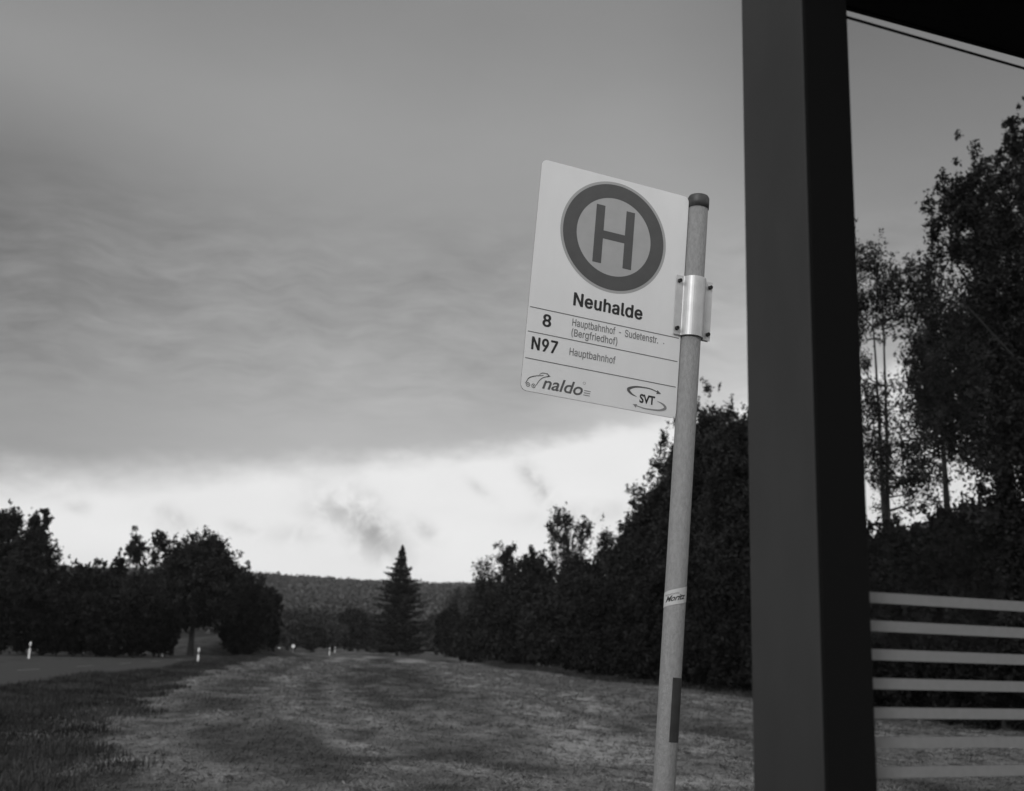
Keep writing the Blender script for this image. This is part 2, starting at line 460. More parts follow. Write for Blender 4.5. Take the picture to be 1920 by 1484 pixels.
# distant hill
def hill_h(X, Y):
    ridge = 53 + 2.2 * np.sin(X * 0.006 + 0.4) + 1.6 * np.sin(X * 0.021) - 0.010 * X
    t = np.clip((Y - 330) / 760.0, 0, 1)
    s = t * t * (3 - 2 * t)
    return ridge * (0.25 * t + 0.75 * s) - 0.3 + 6 * np.sin(X * 0.012 + Y * 0.006) * t * (1 - t) * 2
xs = np.linspace(-1500, 1500, 91); ys = np.concatenate([np.linspace(320, 1100, 40), np.linspace(1140, 2200, 14)])
V = [(x, y, float(hill_h(x, y))) for y in ys for x in xs]; F = []
for j in range(len(ys) - 1):
    for i in range(len(xs) - 1):
        o = j * len(xs) + i; F.append((o, o + 1, o + len(xs) + 1, o + len(xs)))
tag(from_np('hill', V, F, M['ground'], smooth=True), kind='structure')

# ---------------------------------------------------------------- foliage generators
def leaves(rng, C, size, aspect=0.55, up=0.7):
    """one bent-free lozenge leaf spray for every centre"""
    n = len(C)
    d = rng.normal(size=(n, 3)); d[:, 2] += up; d /= np.linalg.norm(d, axis=1)[:, None]
    a = np.cross(d, rng.normal(size=(n, 3))); a /= np.linalg.norm(a, axis=1)[:, None]
    b = np.cross(d, a)
    s = (size * rng.uniform(0.55, 1.35, n))[:, None]
    V = np.empty((n, 4, 3))
    V[:, 0] = C - a * s; V[:, 1] = C - b * s * aspect + d * s * .12
    V[:, 2] = C + a * s; V[:, 3] = C + b * s * aspect + d * s * .12
    return V.reshape(-1, 3), np.arange(4 * n).reshape(n, 4)
def crown(rng, rx, ry, rz, ncl, nleaf, clr=(0.16, 0.34), lump=0.22, bottom=-1.0):
    """leaf centres in many ragged sub-clumps and twigs spread through a lumpy, full-topped envelope centred on 0"""
    ph = rng.uniform(0, 6.28, 6); pw = 2.7
    ncl = int(ncl * 6)
    d = rng.normal(size=(ncl * 3, 3)); d /= (np.abs(d) ** pw).sum(1)[:, None] ** (1 / pw)
    d = d[d[:, 2] > bottom][:ncl]
    th = np.arctan2(d[:, 1], d[:, 0])
    k = 1 + lump * (np.sin(2 * th + ph[0]) * .35 + np.sin(3 * th + ph[1] + 2 * d[:, 2]) * .35 + np.sin(4 * d[:, 2] + ph[2]) * .3 + np.clip(rng.normal(0, .55, len(d)), -1.6, 1.3))
    r = rng.uniform(0.15, 1.0, len(d)) ** 0.5 * k
    P = d * r[:, None] * 0.88
    cr = rng.uniform(*clr, len(d)) * (1.15 - 0.5 * np.clip(r, 0, 1.3)) * rng.choice([.35, .5, .75], len(d), p=[.4, .35, .25])
    w = cr ** 2; w /= w.sum()
    idx = rng.choice(len(d), nleaf, p=w)
    sc_ = np.array([rx, ry, rz]); iso = min(rx, rz) ** .5 * np.array([rx, ry, rz]) ** .5
    # each clump is squashed and stretched its own way; a third of the leaves sit on short radiating twigs
    st = rng.uniform(.55, 1.45, (len(d), 3))
    o = rng.normal(0, .52, size=(nleaf, 3)); nn = np.linalg.norm(o, axis=1)[:, None]; o *= np.minimum(1, 1.6 / np.maximum(nn, 1e-6))
    tw = rng.normal(size=(len(d), 7, 3)); tw[..., 2] += .7; tw /= np.linalg.norm(tw, axis=2)[..., None]
    is_t = rng.uniform(0, 1, nleaf) < .38
    t = rng.uniform(.2, 1.75, nleaf)[:, None]
    o2 = tw[idx, rng.integers(0, 7, nleaf)] * t + rng.normal(0, .10, (nleaf, 3))
    o = np.where(is_t[:, None], o2, o * st[idx])
    return P[idx] * sc_ + o * cr[idx][:, None] * iso, P * sc_
def tree(name, label, cat, X, Y, H, crown_bot, rx, seed, ncl=70, nleaf=9000, size=0.24, m='leaf', trunk_r=0.2, base=0.0,
         group=None, clr=(0.16, 0.34), lump=0.22, lobes=None, forks=1, ry=None, limbs=14):
    rng = np.random.default_rng(seed)
    root = empty(name, (X, Y, base)); tag(root, label, cat, group)
    fine = .42 if Y < 80 else .50
    size *= fine; nleaf = int(nleaf * 1.05 / fine ** 2)
    rz = (H - crown_bot) / 2; zc = crown_bot + rz; ry = ry or rx * 0.9
    if lobes is None: lobes = [(0, 0, 0, 1, 1)]
    Ls = []; Ps = []
    tot = sum(l[3] * l[4] for l in lobes)
    for (ox, oy, oz, sx, sz) in lobes:
        q = sx * sz / tot
        L, P = crown(rng, rx * sx, ry * sx, rz * sz, max(8, int(ncl * q)), int(nleaf * q), clr, lump)
        off = np.array([ox * rx, oy * rx, zc + oz * rz]); Ls.append(L + off); Ps.append(P + off)
    L = np.concatenate(Ls); P = np.concatenate(Ps)
    L = L[L[:, 2] > 0.03]; L = L[rng.uniform(size=len(L)) < 1.0]
    V, F = leaves(rng, L, size)
    # trunk and limbs
    TV = []; TF = []
    def add(path, rad, n=7):
        v, f = tube_np(path, rad, n); o = len(TV); TV.extend(v); TF.extend([tuple(i + o for i in q) for q in f])
    tops = []
    for k in range(forks):
        lean = rng.uniform(-.12, .12, 2) * rx * (1 if forks == 1 else 3.5)
        hh = np.linspace(0, 1, 7); z = hh * (zc + rz * .55)
        path = [(lean[0] * t ** 1.4 + rng.normal(0, .01 * rx) * (t > 0), lean[1] * t ** 1.4 + rng.normal(0, .01 * rx) * (t > 0), zz - (0.1 if t == 0 else 0)) for t, zz in zip(hh, z)]
        rad = trunk_r / math.sqrt(forks) * (1.25 - 1.1 * hh); rad[0] *= 1.25
        add(path, rad, 9); tops.append(np.array(path))
    for k in rng.choice(len(P), min(limbs, len(P)), replace=False):
        T = tops[rng.integers(len(tops))]; e = P[k]
        zs = max(crown_bot * .8, min(e[2] - abs(e[0] - T[3][0]) * .7, zc + rz * .3))
        i = np.interp(zs, T[:, 2], np.arange(len(T))); i0 = min(int(i), len(T) - 2); s = T[i0] + (T[i0 + 1] - T[i0]) * (i - i0)
        mid = (s + e) / 2 + np.array([0, 0, -.06 * rz])
        r0 = trunk_r * .26
        add([s, mid, e], [r0, r0 * .6, r0 * .18], 5)
    from_np('trunk', TV, TF, M['bark'], root, True)
    from_np('crown' if cat != 'shrub' else 'foliage', V, F, M[m], root)
    return root
def ptree(name, label, cat, px, ytop, ybot, hw, D, seed, **kw):
    t = at(px, ytop, D); c = at(px, ybot, D)
    rx = hw * D / F_PX / math.cos(math.atan(abs(px - 958) / F_PX))
    return tree(name, label, cat, t[0], D, t[2], max(0.05, c[2]), rx, seed, **kw)

# ================================================================ TREES AND SHRUBS
# beyond the road, on the left
TL = 'trees beyond the road'
ptree('tree', 'tall loose tree cut by the left edge of the photo', 'tree', 22, 938, 1120, 34, 92, 1, ncl=90, nleaf=3400, clr=(.2, .42), limbs=26, size=0.26, trunk_r=.22, group=TL)
ptree('tree', 'pointed airy tree at far left with a stepped conical top', 'tree', 76, 950, 1130, 46, 90, 2, ncl=110, nleaf=4600, limbs=26, size=0.26, group=TL, clr=(.2, .42),
      lobes=[(0, 0, .58, .42, .42), (0, 0, .0, .85, .6), (.05, 0, -.5, 1.05, .5)])
ptree('tree', 'low rounded tree between the pointed tree and the spiky topped one', 'tree', 168, 1050, 1225, 55, 100, 3, ncl=90, nleaf=9000, size=0.28, group=TL)
ptree('tree', 'small tree with a thin spike rising from its crown left of the airy tree', 'tree', 222, 1030, 1225, 42, 98, 4, ncl=80, nleaf=5000, size=0.26, group=TL, lump=.35,
      lobes=[(0, 0, -.15, 1, .85), (.15, 0, .72, .28, .3)])
ptree('tree', 'airy tree with two ragged tops beside the big round tree', 'tree', 278, 990, 1215, 48, 97, 5, ncl=110, nleaf=3400, limbs=26, size=0.24, group=TL, clr=(.22, .45), lump=.22,
      lobes=[(-.35, 0, .62, .42, .36), (.42, 0, .66, .38, .34), (0, 0, -.3, 1, .72)])
ptree('tree', 'big round domed tree with a short dark trunk beyond the road', 'tree', 378, 1003, 1183, 84, 110, 6, ncl=190, nleaf=22000, size=0.30, group=TL, trunk_r=.24, lump=.24, limbs=22)
ptree('tree', 'forked tree leaning out left of the big round tree', 'tree', 338, 1060, 1188, 46, 109, 7, ncl=70, nleaf=7500, size=0.28, group=TL, trunk_r=.26, forks=3)
ptree('tree', 'low spreading tree filling the gap right of the big round tree', 'tree', 462, 1062, 1213, 58, 118, 8, ncl=120, nleaf=13000, size=0.32, group=TL, trunk_r=.25,
      lobes=[(-.2, 0, .1, .9, .9), (.45, 0, -.15, .65, .8)])
ptree('tree', 'rounded dark tree at the right end of the roadside row', 'tree', 505, 1098, 1222, 28, 122, 9, ncl=60, nleaf=6500, size=0.32, group=TL)
for i, (px, top, hw, D, lab) in enumerate((
        (20, 1085, 60, 84, 'dark undergrowth shrub below the tree cut by the left edge'),
        (88, 1112, 50, 86, 'dark undergrowth shrub below the pointed airy tree'),
        (150, 1112, 48, 88, 'dark shrub under the low rounded tree'),
        (208, 1118, 46, 89, 'dark shrub under the spiky topped small tree'),
        (262, 1105, 44, 91, 'dark shrub under the airy two topped tree'),
        (308, 1125, 32, 95, 'narrow dark shrub ending the undergrowth beside the forked tree'),
        (455, 1150, 34, 116, 'low dark shrub hanging to the ground right of the mound'),
        (500, 1160, 26, 126, 'low dark shrub at the far end of the roadside row'))):
    ptree('shrub', lab, 'shrub', px, top, horizon(px) + 1.55 * F_PX / D, hw, D, 30 + i, ncl=110, nleaf=11000, size=0.30, m='leaf_dark', trunk_r=.06, clr=(.2, .4), lump=.12, group='undergrowth beyond the road', limbs=6)

# middle distance at the foot of the hill
TM = 'trees at the foot of the hill'
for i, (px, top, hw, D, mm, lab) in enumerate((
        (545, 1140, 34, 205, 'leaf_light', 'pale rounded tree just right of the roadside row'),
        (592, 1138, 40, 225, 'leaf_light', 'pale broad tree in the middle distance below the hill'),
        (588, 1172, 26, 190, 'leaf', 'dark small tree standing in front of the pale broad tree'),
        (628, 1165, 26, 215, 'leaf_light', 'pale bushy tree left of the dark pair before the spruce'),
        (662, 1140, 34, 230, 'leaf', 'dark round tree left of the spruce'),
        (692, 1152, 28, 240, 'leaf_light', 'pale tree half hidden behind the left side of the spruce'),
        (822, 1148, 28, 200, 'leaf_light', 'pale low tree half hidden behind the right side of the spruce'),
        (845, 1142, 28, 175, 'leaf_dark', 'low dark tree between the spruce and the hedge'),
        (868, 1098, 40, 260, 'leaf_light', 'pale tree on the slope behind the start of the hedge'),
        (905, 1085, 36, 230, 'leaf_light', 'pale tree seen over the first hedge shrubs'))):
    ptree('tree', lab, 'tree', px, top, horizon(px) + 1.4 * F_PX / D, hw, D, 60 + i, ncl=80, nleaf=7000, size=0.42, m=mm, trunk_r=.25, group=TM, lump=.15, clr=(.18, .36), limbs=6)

# the spruce
def spruce(px, ytop, D, hw, label, seed):
    rng = np.random.default_rng(seed)
    t = at(px, ytop, D); H = t[2]; Rm = hw * D / F_PX
    root = empty('spruce_tree', (t[0], D, -0.1)); tag(root, label, 'spruce')
    TV, TF = tube_np([(0, 0, 0), (0, 0, H * .5), (0, 0, H)], [.28, .16, .02], 8)
    C = []; z = 1.2
    while z < H - .15:
        q = (H - z) / H
        R = Rm * min(1.0, (q * 1.55) ** 0.95) * rng.uniform(.66, 1.08)
        nb = max(4, int(7 + 9 * q))
        for k in range(nb):
            a = 2 * math.pi * (k + rng.uniform(-.35, .35)) / nb; r = R * rng.choice([.55, .75, .9, 1.0, 1.25], p=[.2, .25, .25, .2, .1])
            m_ = int(22 + 150 * q); s = rng.uniform(0.05, 1, m_) ** .7
            droop = -.28 * r * s + .22 * r * s ** 3
            wid = .42 * (1 - s * .8) * r * .6
            off = rng.normal(0, 1, m_) * wid * .6
            C.append(np.stack([np.cos(a) * r * s - np.sin(a) * off, np.sin(a) * r * s + np.cos(a) * off,
                               z + droop + rng.normal(0, .08, m_)], 1))
            v, f = tube_np([(0, 0, z), (np.cos(a) * r * .5, np.sin(a) * r * .5, z - .12 * r), (np.cos(a) * r, np.sin(a) * r, z - .06 * r)], [.05, .03, .008], 4)
            o = len(TV); TV.extend(v); TF.extend([tuple(i + o for i in q_) for q_ in f])
        z += rng.uniform(.34, .62) * (0.6 + .5 * q)
    C = np.concatenate(C)
    V, F = leaves(rng, C, 0.20, .35, .8)
    from_np('trunk', TV, TF, M['bark'], root, True)
    from_np('crown', V, F, M['needle'], root)
spruce(755, 1022, 176, 66, 'lone dark pointed spruce standing at the end of the meadow', 77)

# hedge and tall trees on the right
TR = 'trees along the right side of the meadow'
ptree('tree', 'thin airy tree at the left end of the right hand wood', 'tree', 912, 1042, 1175, 30, 125, 101, ncl=60, nleaf=1100, size=.25, clr=(.22, .5), lump=.3, group=TR)
ptree('tree', 'ragged tree with an open top above the first hedge shrubs', 'tree', 950, 1010, 1200, 40, 118, 102, ncl=70, nleaf=2900, size=.26, clr=(.22, .46), lump=.3, group=TR,
      lobes=[(.1, 0, .5, .55, .5), (0, 0, -.3, 1, .7)])
ptree('tree', 'dense rounded tree left of the open twin topped tree', 'tree', 1005, 1028, 1225, 44, 108, 103, ncl=120, nleaf=12000, size=.28, group=TR)
ptree('tree', 'open twin topped tree standing above the hedge against the bright sky', 'tree', 1068, 942, 1200, 46, 100, 104, ncl=120, nleaf=2700, size=.24, clr=(.24, .5), limbs=34, lump=.22, group=TR, trunk_r=.25,
      lobes=[(-.36, 0, .60, .62, .40), (.52, 0, .52, .52, .28), (.05, 0, .1, .75, .35), (0, 0, -.5, 1, .5)])
ptree('tree', 'dense dark tree behind the right foot of the twin topped tree', 'tree', 1090, 1040, 1230, 48, 92, 105, ncl=130, nleaf=13000, size=.27, group=TR)
ptree('tree', 'narrow ragged tree in the notch left of the rising dark wood', 'tree', 1138, 980, 1235, 32, 84, 106, ncl=80, nleaf=2600, size=.23, lump=.24, clr=(.24, .5), group=TR)
ptree('tree', 'dark tree forming the first step of the rising wood', 'tree', 1192, 965, 1245, 60, 76, 107, ncl=130, nleaf=15000, size=.24, group=TR, clr=(.2, .4))
ptree('tree', 'dark tree forming the second step of the rising wood left of the pole', 'tree', 1250, 870, 1250, 74, 68, 108, ncl=170, nleaf=20000, size=.23, group=TR, clr=(.2, .4), lump=.26, trunk_r=.3)
ptree('tree', 'tall dark tree directly behind the sign pole', 'tree', 1300, 800, 1255, 84, 62, 109, ncl=190, nleaf=20000, size=.22, group=TR, lump=.26, trunk_r=.3)
ptree('tree', 'tall dense tree between the sign pole and the shelter post', 'tree', 1345, 752, 1265, 88, 56, 110, ncl=230, nleaf=24000, size=.20, group=TR, lump=.26, trunk_r=.35)
ptree('tree', 'tall dense tree partly behind the left side of the shelter post', 'tree', 1405, 752, 1270, 95, 50, 111, ncl=230, nleaf=24000, size=.19, group=TR, lump=.26, trunk_r=.35)
ptree('tree', 'tall tree hidden behind the shelter post', 'tree', 1500, 640, 1280, 75, 44, 112, ncl=220, nleaf=28000, size=.19, group=TR, trunk_r=.35)
# seen through the glass
tree('tree', 'slender loose tree with a bare pale gap behind the glass beside the post', 'tree', at(1672, 1200, 36)[0], 36, at(1672, 432, 36)[2], at(1672, 960, 36)[2], 1.75, 113,
     ncl=130, nleaf=4600, size=.13, clr=(.2, .42), lump=.3, group=TR, trunk_r=.15, forks=2, limbs=26, base=-.05,
     lobes=[(-.25, 0, .60, .95, .42), (.55, 0, .50, .7, .34), (-.65, 0, .05, .55, .55), (-.1, 0, -.45, 1.0, .45), (.5, 0, -.75, .9, .35)])
tree('tree', 'tall heavy tree filling the right edge of the glass', 'tree', at(1905, 1200, 29)[0], 29, at(1905, 205, 29)[2], at(1905, 960, 29)[2], 2.35, 114,
     ncl=190, nleaf=17000, size=.12, clr=(.14, .28), lump=.2, group=TR, trunk_r=.3, limbs=30, base=-.05,
     lobes=[(.55, 0, .75, .42, .28), (-.05, 0, .42, .72, .36), (.2, 0, -.1, .85, .35), (-.2, 0, -.5, .95, .38)])
tree('tree', 'leafy middle tree joining the slender tree and the heavy tree behind the glass', 'tree', at(1790, 1200, 33)[0], 33, at(1790, 470, 33)[2], at(1790, 860, 33)[2], 1.25, 115,
     ncl=80, nleaf=3000, size=.125, clr=(.2, .42), lump=.34, group=TR, trunk_r=.13, limbs=26, base=-.05)
tree('tree', 'dense tree outside the right edge behind the shelter', 'tree', at(2080, 1200, 27)[0], 27, 15.5, 1.5, 3.2, 116,
     ncl=160, nleaf=20000, size=.14, group=TR, trunk_r=.3, base=-.05)
for k, (X_, Y_, H_, r_, lab) in enumerate(((17.5, 24, 14, 3.4, 'broad tree well to the right behind the shelter'), (22.5, 21, 12.5, 3.2, 'tree far to the right behind the shelter'), (28, 17, 13, 3.5, 'last tree of the row on the right'))):
    tree('tree', lab, 'tree', X_, Y_, H_, 1.0, r_, 170 + k, ncl=150, nleaf=9000, size=.24, group=TR, trunk_r=.28, base=-.05, lump=.24)
hedge = [(880, 1150, 26, 128, 'lowest hedge shrub at the far end nearest the spruce'), (918, 1118, 40, 116, 'second hedge shrub from the far end'),
         (978, 1142, 34, 103, 'hedge shrub under the ragged open topped tree'), (1028, 1112, 50, 94, 'hedge shrub under the twin topped tree'),
         (1098, 1150, 44, 82, 'hedge shrub left of the narrow ragged tree'), (1146, 1098, 60, 72, 'hedge shrub below the first step of the wood'),
         (1208, 1125, 56, 62, 'hedge shrub just left of the sign pole'), (1262, 1075, 66, 56, 'hedge shrub behind the sign pole'),
         (1330, 1110, 62, 51, 'hedge shrub right of the sign pole'), (1392, 1050, 74, 47, 'hedge shrub beside the shelter post'),
         (1460, 1030, 72, 43, 'hedge shrub hidden by the left face of the shelter post'), (1540, 1020, 76, 39, 'hedge shrub hidden by the black face of the shelter post'),
         (1625, 1000, 76, 35.5, 'dark shrub behind the glass beside the post'), (1700, 985, 72, 33, 'dark shrub behind the glass under the slender tree'),
         (1775, 950, 74, 31, 'dark shrub behind the glass left of the heavy tree'), (1855, 930, 78, 29, 'dark shrub behind the glass at the right edge'),
         (1950, 940, 84, 27.5, 'dark shrub beyond the right edge of the glass')]
for i, (px, top, hw, D, lab) in enumerate(hedge):
    ptree('shrub', lab, 'shrub', px, top, horizon(px) + 1.58 * F_PX / D, hw, D, 130 + i, ncl=150, nleaf=14000 + int(260 * max(0, 60 - D)),
          size=0.13 + 0.0019 * D, m='leaf' if i in (0, 1, 3) else 'leaf_dark', trunk_r=.05, clr=(.25, .5), lump=.26, group='shrubs of the right hand hedge', limbs=6, ry=hw * D / F_PX * 1.0)

# forest on the hill: too many crowns to count
def forest(n, seed, name, x0, x1, y0, y1, cs=4.2, leafn=115):
    rng = np.random.default_rng(seed)
    X = rng.uniform(x0, x1, n); t = rng.uniform(0, 1, n) ** .75; Y = y0 + (y1 - y0) * t
    X = X * (0.25 + 0.75 * Y / y1)
    Z = hill_h(X, Y)
    d = rng.normal(size=(n, leafn, 3)); d /= np.linalg.norm(d, axis=2)[..., None]; d[..., 2] = np.abs(d[..., 2]) * 1.0 - .1
    s = rng.uniform(.7, 1.25, n) * cs
    hgt = rng.uniform(.85, 1.35, n)
    P = np.stack([X, Y, Z + 3.5], 1)[:, None, :] + d * (s[:, None, None] * np.array([1, 1, 1.35])) * (0.9 + .15 * rng.normal(size=(n, leafn, 1)))
    V, F = leaves(rng, P.reshape(-1, 3), .92, .7, 1.6)
    tag(from_np(name, V, F, M['forest']), 'wooded hillside closing the view at the horizon', 'forest', kind='stuff')
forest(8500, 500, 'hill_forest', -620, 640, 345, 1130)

# ================================================================ GRASS (stuff)
def blades(name, label, n, yr, xf, length, width, flat, m, seed, cluster=0.0):
    rng = np.random.default_rng(seed)
    # density falls with distance so that it looks even from the road side
    u = rng.uniform(0, 1, n); Y = yr[0] * (yr[1] / yr[0]) ** u
    lo, hi = xf(Y)
    X = lo + (hi - lo) * rng.uniform(0, 1, n)
    if cluster:
        X += rng.normal(0, cluster, n); Y += rng.normal(0, cluster, n)
    keep = np.ones(n, bool)
    k = (0.85 + 0.010 * Y); kw = (0.75 + 0.035 * Y)
    Z = height(X, Y)
    a = rng.uniform(0, 6.283, n); tilt = np.abs(rng.normal(flat[0], flat[1], n))
    L = length * rng.uniform(.5, 1.4, n) * k; w = width * rng.uniform(.6, 1.3, n) * kw
    d = np.stack([np.cos(a) * np.sin(tilt), np.sin(a) * np.sin(tilt), np.cos(tilt)], 1)
    sd_ = np.stack([-np.sin(a), np.cos(a), rng.normal(0, .25, n)], 1)
    B = np.stack([X, Y, Z + rng.uniform(0, .02, n)], 1)
    V = np.empty((n, 4, 3))
    V[:, 0] = B - sd_ * w[:, None]; V[:, 1] = B + sd_ * w[:, None]
    V[:, 3] = B + d * (L * .6)[:, None] - sd_ * (w * .7)[:, None]
    V[:, 2] = B + d * L[:, None] + np.array([0, 0, -1]) * (L * .12)[:, None]
    o = from_np(name, V.reshape(-1, 3), np.arange(4 * n).reshape(n, 4), M[m])
    if m == 'hay': set_attr(o, X, Y, 4)
    tag(o, label, 'grass', kind='stuff')
def view_clip(lo, hi, Y): return np.maximum(lo, -0.62 * Y - 2), np.minimum(hi, 0.62 * Y + 3)
blades('mown_grass', 'mown hay and stubble lying in rows over the meadow', 330000, (10.5, 130),
       lambda Y: view_clip(verge_line(Y), hedge_line(Y) + 1.5, Y), .062, .0042, (1.15, .35), 'hay', 900, .05)
blades('verge_grass', 'darker unmown grass along the road verge', 90000, (11, 130),
       lambda Y: view_clip(near_kerb(Y) - .25, verge_line(Y) + 1.3, Y), .13, .0055, (.35, .3), 'blade_dark', 901, .12)
blades('hedge_foot_grass', 'taller rough grass growing along the foot of the hedge', 42000, (26, 125),
       lambda Y: (hedge_line(Y) - .6, hedge_line(Y) + 2.2), .17, .006, (.3, .25), 'blade_dark', 902, .2)

def tufts(name, label, n, per, seed):
    rng = np.random.default_rng(seed)
    Y = 11 * (100 / 11) ** rng.uniform(0, 1, n)
    lo, hi = view_clip(verge_line(Y) - .7, hedge_line(Y), Y); X = lo + (hi - lo) * rng.uniform(0, 1, n) ** .8
    # hay lies along the mower's rows
    a0 = math.radians(100) + .25 * np.sin(X * .5 + Y * .1) + rng.normal(0, .25, n)
    keep = hay_amount(X, Y) + rng.normal(0, .07, n) > .46; X, Y, a0 = X[keep], Y[keep], a0[keep]; n = len(X)
    L0 = rng.uniform(.18, .55, n) * (1 + .012 * Y); W0 = rng.uniform(.06, .16, n) * (1 + .02 * Y); H0 = rng.uniform(.02, .07, n) * (1 + .006 * Y)
    u = rng.normal(0, .5, (n, per)) * L0[:, None]; v = rng.normal(0, .5, (n, per)) * W0[:, None]
    ca, sa = np.cos(a0)[:, None], np.sin(a0)[:, None]
    PX = (X[:, None] + ca * u - sa * v).ravel(); PY = (Y[:, None] + sa * u + ca * v).ravel()
    PZ = height(PX, PY) + (rng.uniform(.1, 1, (n, per)) * H0[:, None] * np.exp(-(v / W0[:, None]) ** 2)).ravel()
    m_ = n * per; a = np.repeat(a0, per) + rng.normal(0, .55, m_)
    sc2 = np.repeat(1 + .012 * Y, per); L = rng.uniform(.05, .16, m_) * sc2; w = rng.uniform(.0022, .005, m_) * np.repeat(.7 + .035 * Y, per)
    d = np.stack([np.cos(a), np.sin(a), rng.normal(0, .28, m_)], 1) * (L / 2)[:, None]
    s2 = np.stack([-np.sin(a), np.cos(a), rng.normal(0, .6, m_)], 1) * w[:, None]
    C_ = np.stack([PX, PY, PZ], 1); V = np.empty((m_, 4, 3))
    V[:, 0] = C_ - d - s2; V[:, 1] = C_ + d - s2; V[:, 2] = C_ + d + s2; V[:, 3] = C_ - d + s2
    tag(from_np(name, V.reshape(-1, 3), np.arange(4 * m_).reshape(m_, 4), M['straw']), label, 'hay', kind='stuff')
tufts('loose_hay', 'pale loose hay lying in ridges on the mown meadow', 16000, 40, 905)

# ================================================================ ROADSIDE POSTS
def delineator(loc, label, rz=0.0):
    root = empty('delineator_post', loc, (0, 0, rz)); tag(root, label, 'marker post', 'white marker posts along the road')
    def sec(w, z, cut=0): return [(-w, -.05, z), (w, -.05, z + 0), (w * .55, .05, z + cut), (-w * .55, .05, z + cut)]
    def seg(nm, z0, z1, w, m, cut=0):
        bm = bmesh.new(); a = [bm.verts.new(p) for p in sec(w, z0)]; b = [bm.verts.new(p) for p in sec(w, z1, cut)]
        bm.faces.new(list(reversed(a))); bm.faces.new(b)
        for i in range(4): bm.faces.new((a[i], a[(i + 1) % 4], b[(i + 1) % 4], b[i]))
        return from_bm(nm, bm, m, root)
    seg('post_body', -.1, .62, .062, M['white_plastic'])
    seg('black_band', .62, .82, .064, M['black_plastic'])
    seg('post_top', .82, 1.0, .062, M['white_plastic'], .05)
    bm = bmesh.new(); box_bm(bm, (-.025, -.060, .64), (.025, -.0515, .80), .003); from_bm('reflector', bm, M['reflector'], root)
    return root
def copy_tree(o, parent=None):
    c = o.copy(); COL.objects.link(c); c.parent = parent
    for ch in o.children: copy_tree(ch, c)
    return c
posts = [(375, 72, 'nearest white marker post on the near edge of the road'),
         (60, 76, 'white marker post at the far left beyond the road'),
         (308, 98, 'white marker post beyond the road in front of the forked tree'),
         (478, 122, 'small faint marker post beyond the road right of the big round tree'),
         (587, 205, 'faint distant marker post left of the bright pair'),
         (619, 150, 'brighter distant marker post of the pair left of the spruce'),
         (629, 178, 'fainter distant marker post of the pair left of the spruce')]
d0 = None
for px, D, lab in posts:
    p = at(px, horizon(px), D)
    if d0 is None:
        d0 = delineator((p[0], D, -0.02), lab, 0.1)
    else:
        c = copy_tree(d0); c.location = (p[0], D, -0.02); c['label'] = lab
# small round traffic sign and mirror far down the road
def round_sign(px, py, D, r, label):
    p = at(px, py, D)
    root = empty('road_sign', (p[0], D, -0.1)); tag(root, label, 'road sign')
    v, f = tube_np([(0, 0, 0), (0, 0, p[2] + r * .6)], [.03, .03], 10); from_np('post', v, f, M['galv'], root, True)
    o = lathe('disc', [(r * .97, -.012), (r, -.006), (r, .006), (r * .97, .012)], M['white_plastic'], root, 28, False)
    o.rotation_euler = (R_(90), 0, 0); o.location = (0, -.045, p[2] + .1)
round_sign(550, 1212, 165, .26, 'small round white sign far down the road below the hill')
round_sign(523, 1217, 150, .20, 'smaller low white sign left of the round one far down the road')

# ================================================================ BUS STOP SIGN
TLc = np.array([0.06500099, 2.97082988, 2.98420559])
UX = np.array([0.93296055, 0.35452687, -0.06241242]); UZ = np.array([0.06208487, 0.01231092, 0.99799495]); NY = -np.cross(UX, UZ)
SW, SH = 0.4848528, 0.6908195
AX = TLc + UX * (SW + 0.034)                      # point on the pole axis level with the top edge of the plate
tb = (AX[2] + 0.25) / UZ[2]
BASE = AX - UZ * tb
root = bpy.data.objects.new('bus_stop_sign', None); COL.objects.link(root)
root.matrix_world = Matrix(((UX[0], NY[0], UZ[0], BASE[0]), (UX[1], NY[1], UZ[1], BASE[1]), (UX[2], NY[2], UZ[2], BASE[2]), (0, 0, 0, 1)))
tag(root, 'leaning bus stop sign with a big H emblem on a galvanised pole', 'bus stop sign')
# local frame: x to the right along the plate, y away from the viewer, z up the pole; plate's top right corner at (-0.034, 0, tb)
PR = 0.0302
lathe('pole', [(PR, 0), (PR, tb - 0.012)], M['galv'], root, 48)
lathe('pole_cap', [(PR + .0022, tb - .030), (PR + .0026, tb - .012), (PR + .0022, tb + .004), (PR - .001, tb + .010), (PR * .6, tb + .0135)], M['cap'], root, 48)
def P2(u, v):              # plate coordinates 0..1 -> local x, z
    return (-0.034 - SW + u * SW, tb - v * SH)
def rounded(x0, z0, x1, z1, r, n=8):
    pts = []
    for cx, cz, a0 in ((x1 - r, z1 - r, 0), (x0 + r, z1 - r, 90), (x0 + r, z0 + r, 180), (x1 - r, z0 + r, 270)):
        for k in range(n + 1):
            a = R_(a0 + 90 * k / n); pts.append((cx + r * math.cos(a), cz + r * math.sin(a)))
    return pts
x0, z1 = P2(0, 0); x1, z0 = P2(1, 1)
plate = poly_prism('sign_plate', rounded(x0, z0, x1, z1, .018), -.0015, .0015, M['plate'], root)
rim = poly_prism('plate_edge', rounded(x0 - .0006, z0 - .0006, x1 + .0006, z1 + .0006, .0186), -.0009, .0009, M['plate_back'], plate)
FY = -.0015
